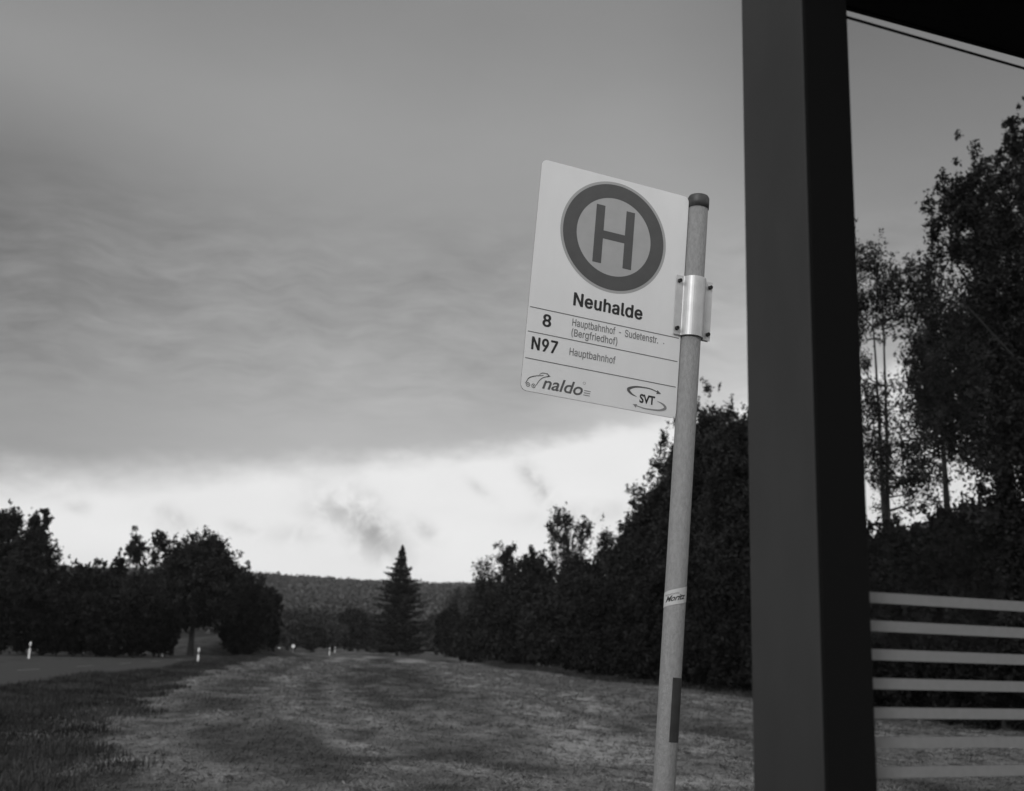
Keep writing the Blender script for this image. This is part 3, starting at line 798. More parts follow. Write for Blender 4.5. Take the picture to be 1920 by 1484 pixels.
def ring(name, cx, cz, ro, ri, y, m, parent, n=96, rz=1.0):
    bm = bmesh.new()
    A = [bm.verts.new((cx + ro * math.cos(2 * math.pi * k / n), y, cz + ro * rz * math.sin(2 * math.pi * k / n))) for k in range(n)]
    if ri:
        B = [bm.verts.new((cx + ri * math.cos(2 * math.pi * k / n), y, cz + ri * rz * math.sin(2 * math.pi * k / n))) for k in range(n)]
        for k in range(n): bm.faces.new((A[k], A[(k + 1) % n], B[(k + 1) % n], B[k]))
    else: bm.faces.new(A)
    for f in bm.faces: f.normal_update()
    for f in bm.faces:
        if f.normal.y > 0: f.normal_flip()
    return from_bm(name, bm, m, parent)
ecx, ecz = P2(.5065, .2685)
ring('emblem_rim', ecx, ecz, .1715, .1630, FY - .0003, M['emblem_rim'], plate)
ring('emblem_ring', ecx, ecz, .1632, .1200, FY - .0005, M['emblem_dark'], plate)
ring('emblem_disc', ecx, ecz, .1202, 0, FY - .0004, M['emblem_mid'], plate)
def flat(name, quads, y, m, parent):
    bm = bmesh.new()
    for q in quads: bm.faces.new([bm.verts.new((x, y, z)) for x, z in q])
    for f in bm.faces:
        f.normal_update()
        if f.normal.y > 0: f.normal_flip()
    return from_bm(name, bm, m, parent)
def rect(u0, v0, u1, v1):
    a = P2(u0, v0); b = P2(u1, v1); return [(a[0], b[1]), (b[0], b[1]), (b[0], a[1]), (a[0], a[1])]
flat('emblem_letter', [rect(.376, .138, .434, .398), rect(.577, .138, .635, .398), rect(.434, .2495, .577, .286)], FY - .0006, M['emblem_dark'], plate)
for v in (.6505, .7540, .8660):
    flat('rule_line', [rect(.010, v - .0016, .988, v + .0016)], FY - .0006, M['ink_grey'], plate)
# outlines of a plain grotesque alphabet (thousandths of the type size): letter -> advance, contours
GLYPHS = {"(":[273,[[89,207,90,244,94,283,101,324,109,364,119,403,132,441,145,477,160,510,177,539,236,539,219,503,204,466,191,428,179,390,169,351,161,313,156,276,152,241,151,207,152,176,155,145,160,115,167,83,177,50,188,16,202,-19,218,-57,236,-96,177,-96,150,-46,128,4,111,55,99,106,92,156]]],")":[273,[[37,-96,56,-56,72,-18,86,18,97,52,106,85,113,116,118,147,121,177,122,207,121,241,117,276,112,313,104,351,94,390,82,428,69,466,54,503,37,539,97,539,113,510,128,477,142,441,154,403,164,364,173,323,179,283,183,244,184,207,182,156,174,104,161,53,144,3,123,-47,97,-96]]],"-":[453,[[337,244,337,188,114,188,114,244]]],".":[188,[[95,-4,83,-3,73,1,63,9,55,18,51,29,50,41,51,53,55,64,63,73,73,81,83,85,95,87,107,85,118,81,128,73,135,64,140,53,141,41,140,29,135,18,128,9,118,1,107,-3]]],"7":[453,[[97,0,323,448,323,452,62,452,62,509,391,509,391,449,165,0]]],"8":[453,[[226,-7,193,-5,163,1,136,11,111,25,91,42,74,62,62,84,54,109,52,135,53,156,58,176,65,195,75,212,87,228,101,241,117,252,134,260,153,265,153,267,129,276,109,289,93,308,80,330,73,354,70,380,73,405,79,429,90,450,106,469,124,485,146,498,170,508,197,514,226,516,255,514,282,508,306,498,328,485,346,469,361,450,373,429,379,405,382,380,379,354,372,330,359,308,343,289,323,276,300,267,300,265,319,260,335,252,351,241,365,228,377,212,387,195,395,176,399,156,401,135,398,109,391,84,378,62,362,42,341,25,317,11,289,1,259,-5],[226,49,248,50,267,54,285,60,300,69,313,79,323,91,331,106,335,121,337,139,335,157,330,173,322,189,312,202,298,213,283,223,265,230,247,234,226,235,206,234,187,230,169,223,154,213,140,202,130,189,122,173,117,157,115,139,117,121,121,106,129,91,139,79,152,69,167,60,185,54,205,50],[226,290,244,291,260,294,274,300,287,308,298,318,307,330,314,344,318,359,319,376,318,392,314,407,308,420,299,432,288,442,275,449,260,455,244,459,226,460,208,459,192,455,177,449,164,442,153,432,145,420,138,407,134,392,133,376,134,359,138,344,145,330,154,318,165,308,178,300,193,294,209,291]]],"9":[453,[[226,516,256,513,285,506,310,494,333,478,352,458,368,434,380,408,387,378,389,347,387,322,382,296,373,270,359,240,340,207,315,168,200,0,130,0,301,248,307,248,302,238,295,229,287,221,278,214,268,207,257,202,245,198,232,195,218,195,188,197,161,203,137,214,116,229,98,247,83,269,72,294,66,321,64,352,66,382,73,411,85,436,101,459,120,479,143,494,168,506,196,513],[226,460,207,459,190,454,174,446,160,435,148,423,138,407,131,390,127,372,125,352,127,331,131,313,138,295,148,280,160,268,174,257,190,250,207,245,226,243,245,245,263,249,279,257,293,267,305,280,314,295,322,312,326,330,327,350,326,371,322,390,314,407,305,422,293,435,279,446,263,454,245,459]]],"B":[456,[[60,0,60,509,241,509,274,507,304,501,329,491,350,477,367,461,381,442,390,421,396,398,398,374,397,353,393,336,387,320,378,307,368,295,356,286,343,278,329,272,315,267,315,262,331,260,347,254,363,245,378,234,391,220,402,203,411,184,416,161,418,136,416,111,410,88,400,67,386,48,368,31,344,18,317,8,284,2,247,0],[125,57,245,57,281,60,309,67,330,80,344,96,353,115,355,137,354,153,350,169,342,184,333,197,320,209,306,218,289,225,269,229,248,231,125,231],[125,285,238,285,256,287,273,290,288,296,302,304,314,314,323,326,330,340,335,355,336,372,333,393,326,412,313,429,294,442,270,449,240,452,125,452]]],"H":[517,[[60,0,60,509,125,509,125,289,392,289,392,509,457,509,457,0,392,0,392,232,125,232,125,0]]],"N":[523,[[60,0,60,509,136,509,343,183,349,174,355,163,363,151,371,137,379,122,388,107,396,90,405,73,414,55,405,54,403,72,402,90,401,108,400,126,399,142,399,157,399,195,399,509,463,509,463,0,387,0,202,290,177,331,168,346,159,363,148,381,108,452,119,454,122,384,124,328,125,291,125,0]]],"S":[447,[[224,-9,188,-7,156,-1,128,9,102,23,81,40,64,60,51,83,42,109,38,137,104,137,108,118,114,102,123,88,136,76,150,66,166,59,185,53,204,50,224,49,246,50,267,54,286,60,303,69,317,79,329,92,338,106,344,122,346,139,344,154,340,168,332,179,322,189,310,197,296,205,280,211,263,217,245,222,184,239,145,253,112,269,86,289,67,313,56,341,52,372,54,400,62,425,75,448,92,468,113,484,138,498,165,508,195,514,227,516,259,514,289,508,316,498,340,484,360,468,377,449,390,427,398,403,401,378,337,378,332,402,320,421,302,437,280,449,254,456,225,459,204,457,185,454,167,448,152,440,139,430,129,418,121,405,117,391,115,376,117,359,122,345,131,334,142,324,155,315,169,308,184,302,198,297,212,293,264,279,279,275,295,270,312,264,328,256,344,248,359,238,372,226,384,213,395,198,402,180,407,161,408,139,406,112,399,87,386,64,370,43,349,25,323,11,294,0,261,-7]]],"a":[389,[[160,-9,137,-7,115,-3,94,5,76,15,60,29,48,45,38,63,32,84,30,108,32,128,36,146,43,161,53,174,64,184,78,193,92,200,108,206,125,211,143,214,161,217,178,220,234,227,247,229,257,231,265,235,271,240,274,246,276,255,276,257,275,272,272,285,267,297,260,307,251,315,240,322,227,327,212,330,196,331,178,330,163,327,149,322,137,316,127,309,118,301,110,292,104,283,100,274,41,291,51,313,64,331,79,346,95,358,114,368,133,375,153,380,173,383,194,384,208,384,223,382,239,379,255,375,271,369,286,360,300,350,312,336,322,320,330,301,335,278,337,251,337,0,277,0,277,52,272,52,267,43,260,34,252,25,242,16,229,8,215,1,199,-4,181,-7],[170,45,192,47,211,51,228,59,242,68,254,80,263,93,270,108,274,122,276,138,276,190,272,187,267,184,259,182,251,180,241,178,231,176,200,171,175,168,161,166,147,163,134,159,122,153,112,147,103,139,97,130,93,118,92,105,93,93,96,82,102,72,109,64,119,57,130,52,142,48,156,46]]],"b":[424,[[229,-8,208,-7,189,-3,172,4,159,12,147,21,138,31,130,41,123,50,118,59,112,59,112,0,53,0,53,509,114,509,114,319,118,319,123,327,130,336,137,346,147,355,158,364,171,373,188,379,207,383,229,384,259,382,287,374,313,361,335,342,354,320,370,293,381,261,388,227,390,189,388,151,381,116,370,84,355,57,336,34,313,16,288,3,260,-6],[220,47,242,49,262,55,279,66,294,80,306,97,316,117,323,139,327,163,328,189,327,215,323,239,316,261,307,281,295,298,280,311,262,322,243,328,220,330,198,328,178,322,161,312,147,299,134,282,125,263,118,241,114,216,113,189,114,162,118,138,125,115,135,95,147,78,162,65,179,55,198,49]]],"d":[424,[[195,-8,165,-6,137,3,111,16,89,34,70,57,55,84,43,116,36,151,34,189,36,227,43,261,55,293,70,320,89,342,112,361,137,374,165,382,196,384,218,383,237,379,253,373,267,364,278,355,287,346,295,336,301,327,306,319,311,319,311,509,372,509,372,0,313,0,313,59,307,59,301,50,295,41,287,31,277,21,266,12,252,4,236,-3,217,-7],[205,47,226,49,246,55,263,65,278,78,290,95,299,115,306,138,310,162,312,189,310,216,306,241,300,263,290,282,278,299,263,312,246,322,227,328,205,330,182,328,162,322,145,311,130,298,118,281,108,261,102,239,98,215,96,189,98,163,102,139,109,117,118,97,130,80,145,66,162,55,182,49]]],"e":[404,[[212,-8,177,-5,145,3,117,16,92,35,72,58,56,85,44,116,37,150,34,187,36,224,44,258,55,290,71,317,91,340,115,359,142,373,172,382,205,384,226,383,246,380,266,374,285,366,303,355,319,341,334,324,347,305,357,282,365,256,370,227,371,194,371,169,75,169,75,221,338,221,310,202,308,226,304,248,298,269,288,286,277,301,263,314,246,323,227,328,205,330,183,328,164,323,146,313,131,301,119,286,109,270,102,251,97,231,96,211,96,178,98,151,102,127,110,106,121,88,135,73,151,61,169,53,190,48,212,46,227,47,241,49,254,53,265,58,276,65,285,73,294,82,300,93,306,105,365,91,358,72,348,55,335,39,320,26,302,14,283,4,261,-3,237,-7]]],"f":[254,[[228,379,228,327,6,327,6,379],[81,0,81,432,82,452,87,470,96,486,107,499,120,510,135,519,152,525,169,529,187,530,201,530,212,529,222,527,231,525,238,523,243,521,227,468,215,472,209,473,202,474,195,474,178,472,164,468,154,460,147,449,143,435,142,419,142,0]]],"g":[425,[[207,-151,180,-149,156,-146,134,-140,114,-132,97,-122,82,-110,70,-97,59,-84,51,-69,101,-41,107,-49,114,-57,122,-66,131,-74,142,-82,154,-88,169,-93,187,-96,207,-97,236,-95,261,-87,282,-75,298,-58,308,-34,311,-6,311,68,306,68,301,60,294,51,287,41,277,32,266,23,252,16,236,10,217,6,195,5,165,7,138,14,113,27,90,43,71,65,55,90,43,120,36,154,34,191,36,229,43,263,55,293,71,320,90,342,112,361,138,374,166,382,196,384,218,383,237,379,253,373,267,365,279,356,288,346,296,336,302,327,308,319,313,319,313,379,372,379,372,-9,370,-40,363,-67,350,-90,334,-109,314,-124,291,-136,265,-144,237,-149],[205,59,227,61,246,66,264,75,278,87,290,103,300,121,307,142,311,166,312,193,311,219,307,242,300,264,291,283,279,299,264,312,247,322,227,328,205,330,182,328,163,322,145,312,130,298,118,282,109,262,102,241,98,218,96,193,98,167,102,144,109,123,118,104,131,88,145,76,163,66,183,61]]],"h":[410,[[114,227,114,0,53,0,53,509,114,509,114,287,102,287,116,319,132,344,152,362,175,374,200,382,227,384,252,383,275,377,295,369,313,356,328,340,341,321,350,298,355,271,357,240,357,0,296,0,296,235,293,263,286,286,273,304,256,318,235,326,210,329,192,328,176,324,161,317,147,308,136,297,126,283,119,266,115,248]]],"i":[167,[[53,0,53,379,114,379,114,0],[84,443,73,444,63,448,54,455,47,463,43,472,41,483,43,494,47,504,54,512,63,518,73,522,84,524,95,522,105,518,114,512,121,504,125,494,126,483,125,472,121,463,114,455,105,448,95,444]]],"l":[189,[[139,-2,112,0,91,8,74,20,62,37,55,59,53,84,53,509,114,509,114,99,114,83,117,71,120,62,126,57,135,53,146,52,160,53,170,54,181,3,162,-1,154,-2,147,-2]]],"n":[410,[[114,227,114,0,53,0,53,379,112,379,112,287,102,287,116,319,132,344,152,362,175,374,200,382,227,384,252,383,275,377,295,369,313,356,328,340,341,321,350,298,355,271,357,240,357,0,296,0,296,235,293,263,286,286,273,304,256,318,235,326,210,329,192,328,176,324,161,317,147,308,136,297,126,283,119,266,115,248]]],"o":[415,[[207,-8,174,-5,144,3,117,16,93,35,72,58,56,85,44,116,37,150,34,187,37,225,44,260,56,291,72,318,93,341,117,360,144,374,174,382,207,384,241,382,271,374,299,360,323,341,343,318,359,291,371,260,379,225,381,187,379,150,371,116,359,85,343,58,323,35,299,16,271,3,241,-5],[207,46,231,49,252,55,270,66,285,80,298,97,307,117,314,139,318,163,319,187,318,212,314,236,307,258,298,278,285,296,270,310,252,321,231,328,207,330,184,328,163,321,145,310,130,296,118,278,108,258,102,236,98,212,96,187,98,163,102,139,108,117,118,97,130,80,145,66,163,55,184,49]]],"p":[424,[[53,-143,53,379,112,379,112,319,118,319,123,327,130,336,137,346,147,355,158,364,171,373,188,379,207,383,229,384,259,382,287,374,313,361,335,342,354,320,370,293,381,261,388,227,390,189,388,151,381,116,370,84,355,57,336,34,313,16,288,3,260,-6,229,-8,208,-7,189,-3,173,4,159,12,147,21,138,31,130,41,124,50,118,59,114,59,114,-143],[220,47,242,49,262,55,279,66,294,80,306,97,316,117,323,139,327,163,328,189,327,215,323,239,316,261,307,281,295,298,280,311,262,322,243,328,220,330,198,328,178,322,161,312,147,299,134,282,125,263,118,241,114,216,113,189,114,162,118,138,125,115,135,95,147,78,162,65,179,55,198,49]]],"r":[259,[[53,0,53,379,112,379,112,321,115,321,124,339,137,354,152,367,171,377,191,383,213,385,229,384,243,384,243,322,230,324,223,325,215,326,207,326,190,324,174,321,159,315,146,306,135,296,126,284,119,269,115,254,114,237,114,0]]],"s":[365,[[182,-8,157,-7,133,-3,112,3,93,12,76,24,62,38,50,54,41,73,36,94,94,107,101,87,111,72,124,60,141,52,160,47,181,45,206,47,227,53,244,62,258,74,265,88,268,103,266,115,262,126,254,136,243,144,229,150,212,155,149,170,118,180,92,192,72,208,58,227,50,249,47,274,49,295,55,314,65,332,79,347,95,360,115,370,137,378,161,383,187,384,212,383,234,379,254,372,271,363,286,352,299,339,309,324,318,308,324,290,268,277,262,291,254,304,243,316,228,325,210,331,187,333,166,331,147,326,131,317,119,305,111,292,109,277,110,264,115,253,124,243,136,235,152,229,172,223,229,209,261,200,287,187,306,171,320,153,328,131,331,107,329,85,323,65,312,47,298,31,281,18,260,6,236,-2,210,-7]]],"t":[227,[[204,379,204,327,6,327,6,379],[65,471,126,471,126,98,127,83,130,70,136,61,144,55,156,51,170,50,185,51,202,54,213,2,207,0,200,-2,192,-3,184,-3,176,-4,168,-4,138,-1,113,7,92,21,77,41,68,64,65,93]]],"u":[410,[[182,-5,158,-3,135,2,115,11,97,23,82,39,69,59,60,82,54,109,53,139,53,379,114,379,114,144,116,117,124,94,137,75,154,61,175,53,200,50,218,51,234,55,249,62,263,71,274,83,283,97,290,113,295,132,296,153,296,379,357,379,357,0,298,0,298,92,307,92,294,60,277,35,257,17,234,5,209,-3]]]," ":[280,[]]}

def gtext(name, s_, u0, vbase, u1, cap, m, parent, bold=0.0):
    cu = bpy.data.curves.new('t', 'CURVE'); cu.dimensions = '2D'; cu.fill_mode = 'FRONT'; b_ = bold
    x = 0
    for ch in s_:
        adv, cs = GLYPHS[ch]
        polys = [[(c[2 * i], c[2 * i + 1]) for i in range(len(c) // 2)] for c in cs]
        for j, P in enumerate(polys):
            k = cu.splines.new('POLY'); k.points.add(len(P) - 1); k.use_cyclic_u = True
            for i, p in enumerate(P): k.points[i].co = ((x + p[0]) / 1000.0, p[1] / 1000.0, 0, 1)
        x += adv + (b_ * 900 if b_ > 0 else 0)
    o = bpy.data.objects.new('t', cu); COL.objects.link(o); bpy.context.view_layer.update()
    me = bpy.data.meshes.new_from_object(o.evaluated_get(bpy.context.evaluated_depsgraph_get()))
    bpy.data.objects.remove(o); bpy.data.curves.remove(cu)
    co = np.empty(len(me.vertices) * 3); me.vertices.foreach_get('co', co); co = co.reshape(-1, 3)
    hh = max(GLYPHS['H'][1][0][1::2]) / 1000.0 + max(b_, 0) * 1.2
    a = P2(u0, vbase); b = P2(u1, vbase); sx = (b[0] - a[0]) / (co[:, 0].max() - co[:, 0].min() + 2 * max(b_, 0))
    F0 = [tuple(p.vertices) for p in me.polygons]; V = []; F = []
    # heavier weights: the letter shape is laid down several times, each a hair's breadth apart
    sh_ = [(0, 0)] if b_ <= 0 else [(0, 0), (-b_, 0), (b_, 0), (0, -b_ * .6), (0, b_ * .6), (-b_ * .7, b_ * .45), (b_ * .7, -b_ * .45), (-b_ * .7, -b_ * .45), (b_ * .7, b_ * .45)]
    for i, (ox, oz) in enumerate(sh_):
        o_ = len(V)
        V += [(a[0] + (p[0] - co[:, 0].min() + ox + max(b_, 0)) * sx, FY - .0006 - .00002 * i, a[1] + (p[1] + oz + max(b_, 0) * .6) * cap / hh) for p in co]
        F += [tuple(q + o_ for q in f) for f in F0]
    m2 = bpy.data.meshes.new(name); m2.from_pydata(V, [], F); m2.update(); bpy.data.meshes.remove(me)
    return link(name, m2, m, parent)
# lettering from the built-in vector font
def text(name, s, u0, vbase, u1, cap, m, parent, bold=0.0, shear=0.0, y=None, frame=P2, extra=None):
    cu = bpy.data.curves.new('t', 'FONT'); cu.body = s; cu.size = 1.0; cu.offset = bold; cu.shear = shear
    cu.resolution_u = 4; cu.fill_mode = 'FRONT'; cu.space_character = 0.98
    o = bpy.data.objects.new('t', cu); COL.objects.link(o)
    bpy.context.view_layer.update()
    me = bpy.data.meshes.new_from_object(o.evaluated_get(bpy.context.evaluated_depsgraph_get()))
    bpy.data.objects.remove(o); bpy.data.curves.remove(cu)
    co = np.empty(len(me.vertices) * 3); me.vertices.foreach_get('co', co); co = co.reshape(-1, 3)
    ca = bpy.data.curves.new('t', 'FONT'); ca.body = 'H'
    oh = bpy.data.objects.new('t', ca); COL.objects.link(oh); bpy.context.view_layer.update()
    mh = bpy.data.meshes.new_from_object(oh.evaluated_get(bpy.context.evaluated_depsgraph_get()))
    hh = max(v.co.y for v in mh.vertices); bpy.data.objects.remove(oh); bpy.data.curves.remove(ca); bpy.data.meshes.remove(mh)
    xa, xb = co[:, 0].min(), co[:, 0].max()
    a = frame(u0, vbase); b = frame(u1, vbase)
    sx = (b[0] - a[0]) / (xb - xa); sz = cap / hh
    out = np.stack([a[0] + (co[:, 0] - xa) * sx, np.full(len(co), FY - .0006 if y is None else y), a[1] + co[:, 1] * sz], 1)
    if extra: out = extra(out)
    me.vertices.foreach_set('co', out.ravel()); me.update()
    me.name = name
    return link(name, me, m, parent)
gtext('stop_name', 'Neuhalde', .277, .606, .733, .0395, M['ink'], plate, bold=.027)
gtext('line_number', '8', .095, .721, .150, .0365, M['ink'], plate, bold=.027)
gtext('line_number', 'N97', .040, .8265, .204, .0375, M['ink'], plate, bold=.027)
gtext('destination', 'Hauptbahnhof - Sudetenstr.', .282, .6935, .850, .0215, M['ink_soft'], plate, bold=.008)
gtext('destination', '(Bergfriedhof)', .282, .7370, .580, .0215, M['ink_soft'], plate, bold=.008)
gtext('destination', 'Hauptbahnhof', .280, .8190, .577, .0215, M['ink_soft'], plate, bold=.008)
flat('stray_dot', [rect(.885, .685, .891, .690)], FY - .0006, M['ink_soft'], plate)
text('network_logo', 'naldo', .130, .978, .384, .0345, M['ink_grey'], plate, bold=.012, shear=.25)
def stroke(name, pts, w, m, parent, y=FY - .0007):
    """pts: plate coords; w: list of widths in metres"""
    p = np.array([P2(*q) for q in pts]); q = []
    t = np.linspace(0, len(p) - 1, (len(p) - 1) * 6 + 1); 
    # Catmull-Rom
    pe = np.vstack([2 * p[0] - p[1], p, 2 * p[-1] - p[-2]]); C_ = []
    for tt in t:
        i = min(int(tt), len(p) - 2); s = tt - i; a, b, c, d = pe[i:i + 4]
        C_.append(.5 * ((2 * b) + (-a + c) * s + (2 * a - 5 * b + 4 * c - d) * s * s + (-a + 3 * b - 3 * c + d) * s ** 3))
    C_ = np.array(C_); T = np.gradient(C_, axis=0); T /= np.linalg.norm(T, axis=1)[:, None]; Nn = np.stack([-T[:, 1], T[:, 0]], 1)
    ww = np.interp(t, np.arange(len(w)) * (len(p) - 1) / (len(w) - 1), w) / 2
    A = C_ + Nn * ww[:, None]; B = C_ - Nn * ww[:, None]
    return [[tuple(A[i]), tuple(A[i + 1]), tuple(B[i + 1]), tuple(B[i])] for i in range(len(t) - 1)]
# little bus stroke drawing before the word
qd = stroke('', [(.026, .970), (.045, .946), (.080, .934), (.132, .925)], [.0016, .0026, .0024, .0016], None, None)
qd += stroke('', [(.091, .972), (.110, .948), (.134, .933), (.166, .925)], [.0014, .0020, .0022, .0018], None, None)
qd += stroke('', [(.106, .925), (.120, .917), (.140, .915), (.158, .917)], [.0010, .0022, .0020, .0022], None, None)
a_ = P2(.150, .911)
qd += [[a_, (a_[0] + .0125, a_[1] - .0095), (a_[0] + .0020, a_[1] - .0120), (a_[0] + .0045, a_[1] - .0065)]]
flat('logo_swoosh', qd, FY - .0007, M['ink_grey'], plate)
for (u, v) in ((.042, .974), (.076, .975)):
    cx, cz = P2(u, v); ring('logo_wheel', cx, cz, .0062, .0045, FY - .0007, M['ink_grey'], plate, 24); 
    ring('logo_wheel_hub', cx, cz, .0020, 0, FY - .0008, M['ink_grey'], plate, 16)
flat('logo_bars', [rect(.393, .9535, .434, .9560), rect(.391, .9630, .432, .9655), rect(.389, .9725, .430, .9750)], FY - .0007, M['ink_soft'], plate)
cx, cz = P2(.389, .925); ring('registered_mark', cx, cz, .0042, .0034, FY - .0007, M['ink_soft'], plate, 20)
# transport company logo with two sweeping arrows
text('company_logo', 'SVT', .752, .9600, .854, .0240, M['ink'], plate, bold=.030)
q1 = stroke('', [(.733, .939), (.698, .931), (.674, .914), (.718, .8985), (.768, .8945), (.820, .8945), (.866, .902)], [.0006, .0052, .0092, .0050, .0034, .0030, .0026], None, None)
a_ = P2(.866, .894); q1 += [[a_, (a_[0] + .0125, a_[1] - .0090), (a_[0] - .0030, a_[1] - .0120), (a_[0] - .0010, a_[1] - .006)]]
flat('logo_arrow', q1, FY - .0007, M['ink_grey'], plate)
q2 = stroke('', [(.868, .941), (.908, .950), (.926, .965), (.890, .978), (.826, .982), (.780, .982), (.734, .977)], [.0006, .0052, .0088, .0050, .0034, .0030, .0022], None, None)
a_ = P2(.738, .970); q2 += [[a_, (a_[0] - .0135, a_[1] - .0025), (a_[0] - .003, a_[1] - .0110), (a_[0] - .002, a_[1] - .006)]]
flat('logo_arrow', q2, FY - .0007, M['ink_pale'], plate)

# clamp: half cylinder with two flanges, four bolts
def zloc(y_px, x_px):      # height along the pole of a pixel row near the pole
    d = ray(x_px, y_px); A = BASE - EYE
    nrm = NY; s = (A @ nrm) / (d @ nrm); return (d * s - A) @ UZ
zt, zb = zloc(524, 1300), zloc(633, 1290)
def clamp_half(sign, nm):
    bm = bmesh.new(); n = 20; r = PR + .0035; th = .0030; prof = []
    fl = .0305
    prof.append((-r - fl + .003, sign * .0040)); prof.append((-r - .004, sign * .0040)); prof.append((-r - .0005, sign * .0065))
    for k in range(1, n):
        a = math.pi * k / n; 
        if math.sin(a) * r < .009: continue
        prof.append((-r * math.cos(a), sign * r * math.sin(a)))
    prof.append((r + .0005, sign * .0065)); prof.append((r + .004, sign * .0040)); prof.append((r + fl - .003, sign * .0040))
    outer = []
    for i, (x, y) in enumerate(prof):
        a = prof[max(i - 1, 0)]; b = prof[min(i + 1, len(prof) - 1)]; t = np.array([b[0] - a[0], b[1] - a[1]]); t /= np.linalg.norm(t)
        nn = np.array([-t[1], t[0]]) * (1 if sign > 0 else -1); outer.append((x + nn[0] * th, y + nn[1] * th))
    loop = prof + list(reversed(outer))
    A = [bm.verts.new((x, y, zb)) for x, y in loop]; B = [bm.verts.new((x, y, zt)) for x, y in loop]
    m_ = len(prof)
    for i in range(len(loop)):
        j = (i + 1) % len(loop); bm.faces.new((A[i], A[j], B[j], B[i]))
    for i in range(m_ - 1):
        for S_, fl_ in ((A, 0), (B, 1)): bm.faces.new((S_[i], S_[i + 1], S_[2 * m_ - 2 - i], S_[2 * m_ - 1 - i]))
    bmesh.ops.recalc_face_normals(bm, faces=bm.faces)
    return from_bm(nm, bm, M['clamp'], root)
c1 = clamp_half(-1, 'clamp'); c2 = clamp_half(1, 'clamp')
for sx in (-1, 1):
    for zz in (zt - .018, zb + .018):
        bm = bmesh.new()
        bmesh.ops.create_cone(bm, cap_ends=True, segments=6, radius1=.0068, radius2=.0060, depth=.009, matrix=Matrix.Translation((sx * .0520, -.0115, zz)) @ Matrix.Rotation(R_(90), 4, 'X'))
        bmesh.ops.create_cone(bm, cap_ends=True, segments=14, radius1=.0036, radius2=.0036, depth=.034, matrix=Matrix.Translation((sx * .0520, .001, zz)) @ Matrix.Rotation(R_(90), 4, 'X'))
        bmesh.ops.create_cone(bm, cap_ends=True, segments=6, radius1=.0062, radius2=.0066, depth=.007, matrix=Matrix.Translation((sx * .0520, .0115, zz)) @ Matrix.Rotation(R_(90), 4, 'X'))
        from_bm('bolt', bm, M['bolt'], c1)

def wrap(nm, m, z_of, a0, a1, r, n=24, parent=None, hgt=None):
    """thin sheet wrapped on the pole; angle 0 faces the viewer, positive to the right"""
    bm = bmesh.new(); lo = []; hi = []
    for k in range(n + 1):
        a = R_(a0 + (a1 - a0) * k / n); x = r * math.sin(a); y = -r * math.cos(a); zl, zh = z_of(k / n)
        lo.append(bm.verts.new((x, y, zl))); hi.append(bm.verts.new((x, y, zh)))
    for k in range(n): bm.faces.new((lo[k], lo[k + 1], hi[k + 1], hi[k]))
    return from_bm(nm, bm, m, parent or root, True)
# which way the viewer sits seen from the pole
vw = EYE - (BASE + UZ * 1.8); av = math.degrees(math.atan2(vw @ UX, -(vw @ NY)))
zs_l0, zs_l1 = zloc(1140, 1242), zloc(1112, 1242); zs_r0, zs_r1 = zloc(1128, 1280), zloc(1098, 1280)
st = wrap('sticker', M['paper'], lambda t: (zs_l0 + (zs_r0 - zs_l0) * t, zs_l1 + (zs_r1 - zs_l1) * t), av - 84, av + 96, PR + .0006, 32)
def on_sticker(out):
    # out: x = 0..1 across the sticker, z = 0..1 up it
    t, h = out[:, 0], out[:, 2]
    a = np.radians(av - 84 + 180 * t); r = PR + .0011
    zl = zs_l0 + (zs_r0 - zs_l0) * t; zh = zs_l1 + (zs_r1 - zs_l1) * t
    return np.stack([r * np.sin(a), -r * np.cos(a), zl + (zh - zl) * h], 1)
fr_ = lambda u, v: (u, v)
text('sticker_lettering', 'Moritz', .16, .26, .80, .36, M['ink'], st, bold=.022, shear=.5, frame=fr_, extra=on_sticker)
pts = [(0.13 + 0.45 * k / 22, .70 + (.075 if k % 2 else -.035) * (1 if k % 3 else .5)) for k in range(23)]
V = []; F = []
for k, (t_, h_) in enumerate(pts): V += [(t_, 0, h_ - .022), (t_, 0, h_ + .022)]
for k in range(len(pts) - 1): F.append((2 * k, 2 * k + 2, 2 * k + 3, 2 * k + 1))
from_np('sticker_scribble', on_sticker(np.array(V)), F, M['ink_grey'], st)
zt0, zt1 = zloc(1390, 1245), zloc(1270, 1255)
wrap('dark_strip', M['pole_strip'], lambda t: (zt0, zt1), av + 12, av + 130, PR + .0010, 24)  # dark strip round the right side of the pole

# ================================================================ BUS SHELTER
GU = np.array([0.9167795, 0.39939372, 0.0]); GN = np.array([-GU[1], GU[0], 0.0])
C0 = np.array([0.42164013, 1.5, 0.0])
sh = bpy.data.objects.new('bus_shelter', None); COL.objects.link(sh)
sh.matrix_world = Matrix(((GU[0], GN[0], 0, C0[0]), (GU[1], GN[1], 0, C0[1]), (0, 0, 1, 0), (0, 0, 0, 1)))
tag(sh, 'dark steel bus shelter with a striped glass wall and flat black roof', 'bus shelter')
RZ = 2.7705
def shbox(nm, lo, hi, m, bev=0.0, parent=None):
    bm = bmesh.new(); box_bm(bm, lo, hi, bev); return from_bm(nm, bm, m, parent or sh)
WD, WF = .1575, .0842
LEN = 2.2; DEP = -1.55
shbox('column', (0, .003, -.1), (.074, WD, RZ - .022), M['column'], .0025)
shbox('black_strip', (.0005, -.0005, -.1), (WF, .0225, RZ - .022), M['near_black'], .003).location.z = 0  # column's front face, built as its own part to be near black
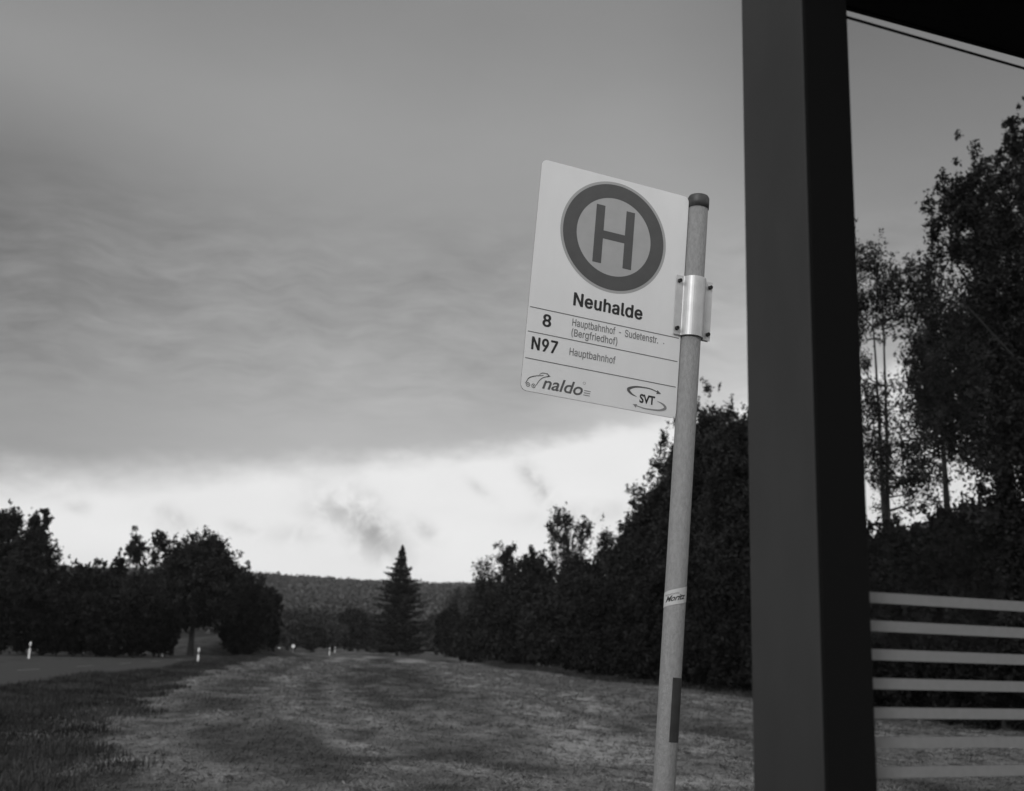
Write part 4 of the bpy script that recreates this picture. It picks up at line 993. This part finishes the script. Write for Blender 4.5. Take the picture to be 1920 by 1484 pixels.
shbox('column', (LEN, .003, -.1), (LEN + .084, WD, RZ - .022), M['column'], .0025)
shbox('column', (.62, DEP, -.1), (.70, DEP + .12, RZ - .022), M['column'], .0025)
shbox('column', (LEN, DEP, -.1), (LEN + .084, DEP + .12, RZ - .022), M['column'], .0025)
def slope(o, k, u0):
    for v in o.data.vertices: v.co.z += k * (v.co.x - u0)
roof = shbox('roof', (-.02, DEP - .15, RZ), (LEN + .3, .225, RZ + .12), M['roof'], .004)
shbox('fascia', (-.03, .2255, RZ - .002), (LEN + .31, .235, RZ + .13), M['roof'], .002, roof)
slope(roof, .042, .30); slope(sh.children[-1] if False else roof.children[0], .042, .30)
GY = .075
zg = 2.6286
pane = shbox('glass_pane', (WF - .012, GY, .28), (LEN - .002, GY + .005, zg), M['glass'])
shbox('pane_edge', (WF - .012, GY - .0006, zg + .0002), (LEN - .002, GY + .0056, zg + .0012), M['near_black'], 0, pane)
for v in list(pane.data.vertices) + list(pane.children[0].data.vertices):
    if v.co.z > 2: v.co.z += .0255 * (v.co.x - .155)
bm = bmesh.new(); z = 1.6975
while z > .35:
    box_bm(bm, (WF - .011, GY - .0009, z - .0155), (LEN - .01, GY - .0003, z)); z -= .04042
from_bm('glass_stripes', bm, M['stripe'], pane)
for x in (.5, 1.8):
    shbox('glass_bracket', (x, GY - .01, .2), (x + .05, GY + .018, .32), M['column'], .002)
shbox('rail', (.074, GY - .02, .13), (LEN - .001, GY + .028, .20), M['column'], .003)

# ================================================================ AIR
bm = bmesh.new(); box_bm(bm, (-1900, -160, -1.2), (1900, 2300, 112))
hz = bpy.data.meshes.new('haze'); bm.to_mesh(hz); bm.free()
hm = bpy.data.materials.new('haze'); hm.use_nodes = True; ht = hm.node_tree; ht.nodes.clear()
pv = ht.nodes.new('ShaderNodeVolumePrincipled'); pv.inputs['Color'].default_value = (.9, .9, .9, 1); pv.inputs['Density'].default_value = 0.00012
ho = ht.nodes.new('ShaderNodeOutputMaterial'); ht.links.new(pv.outputs[0], ho.inputs['Volume'])
tag(link('haze', hz, hm), kind='stuff')
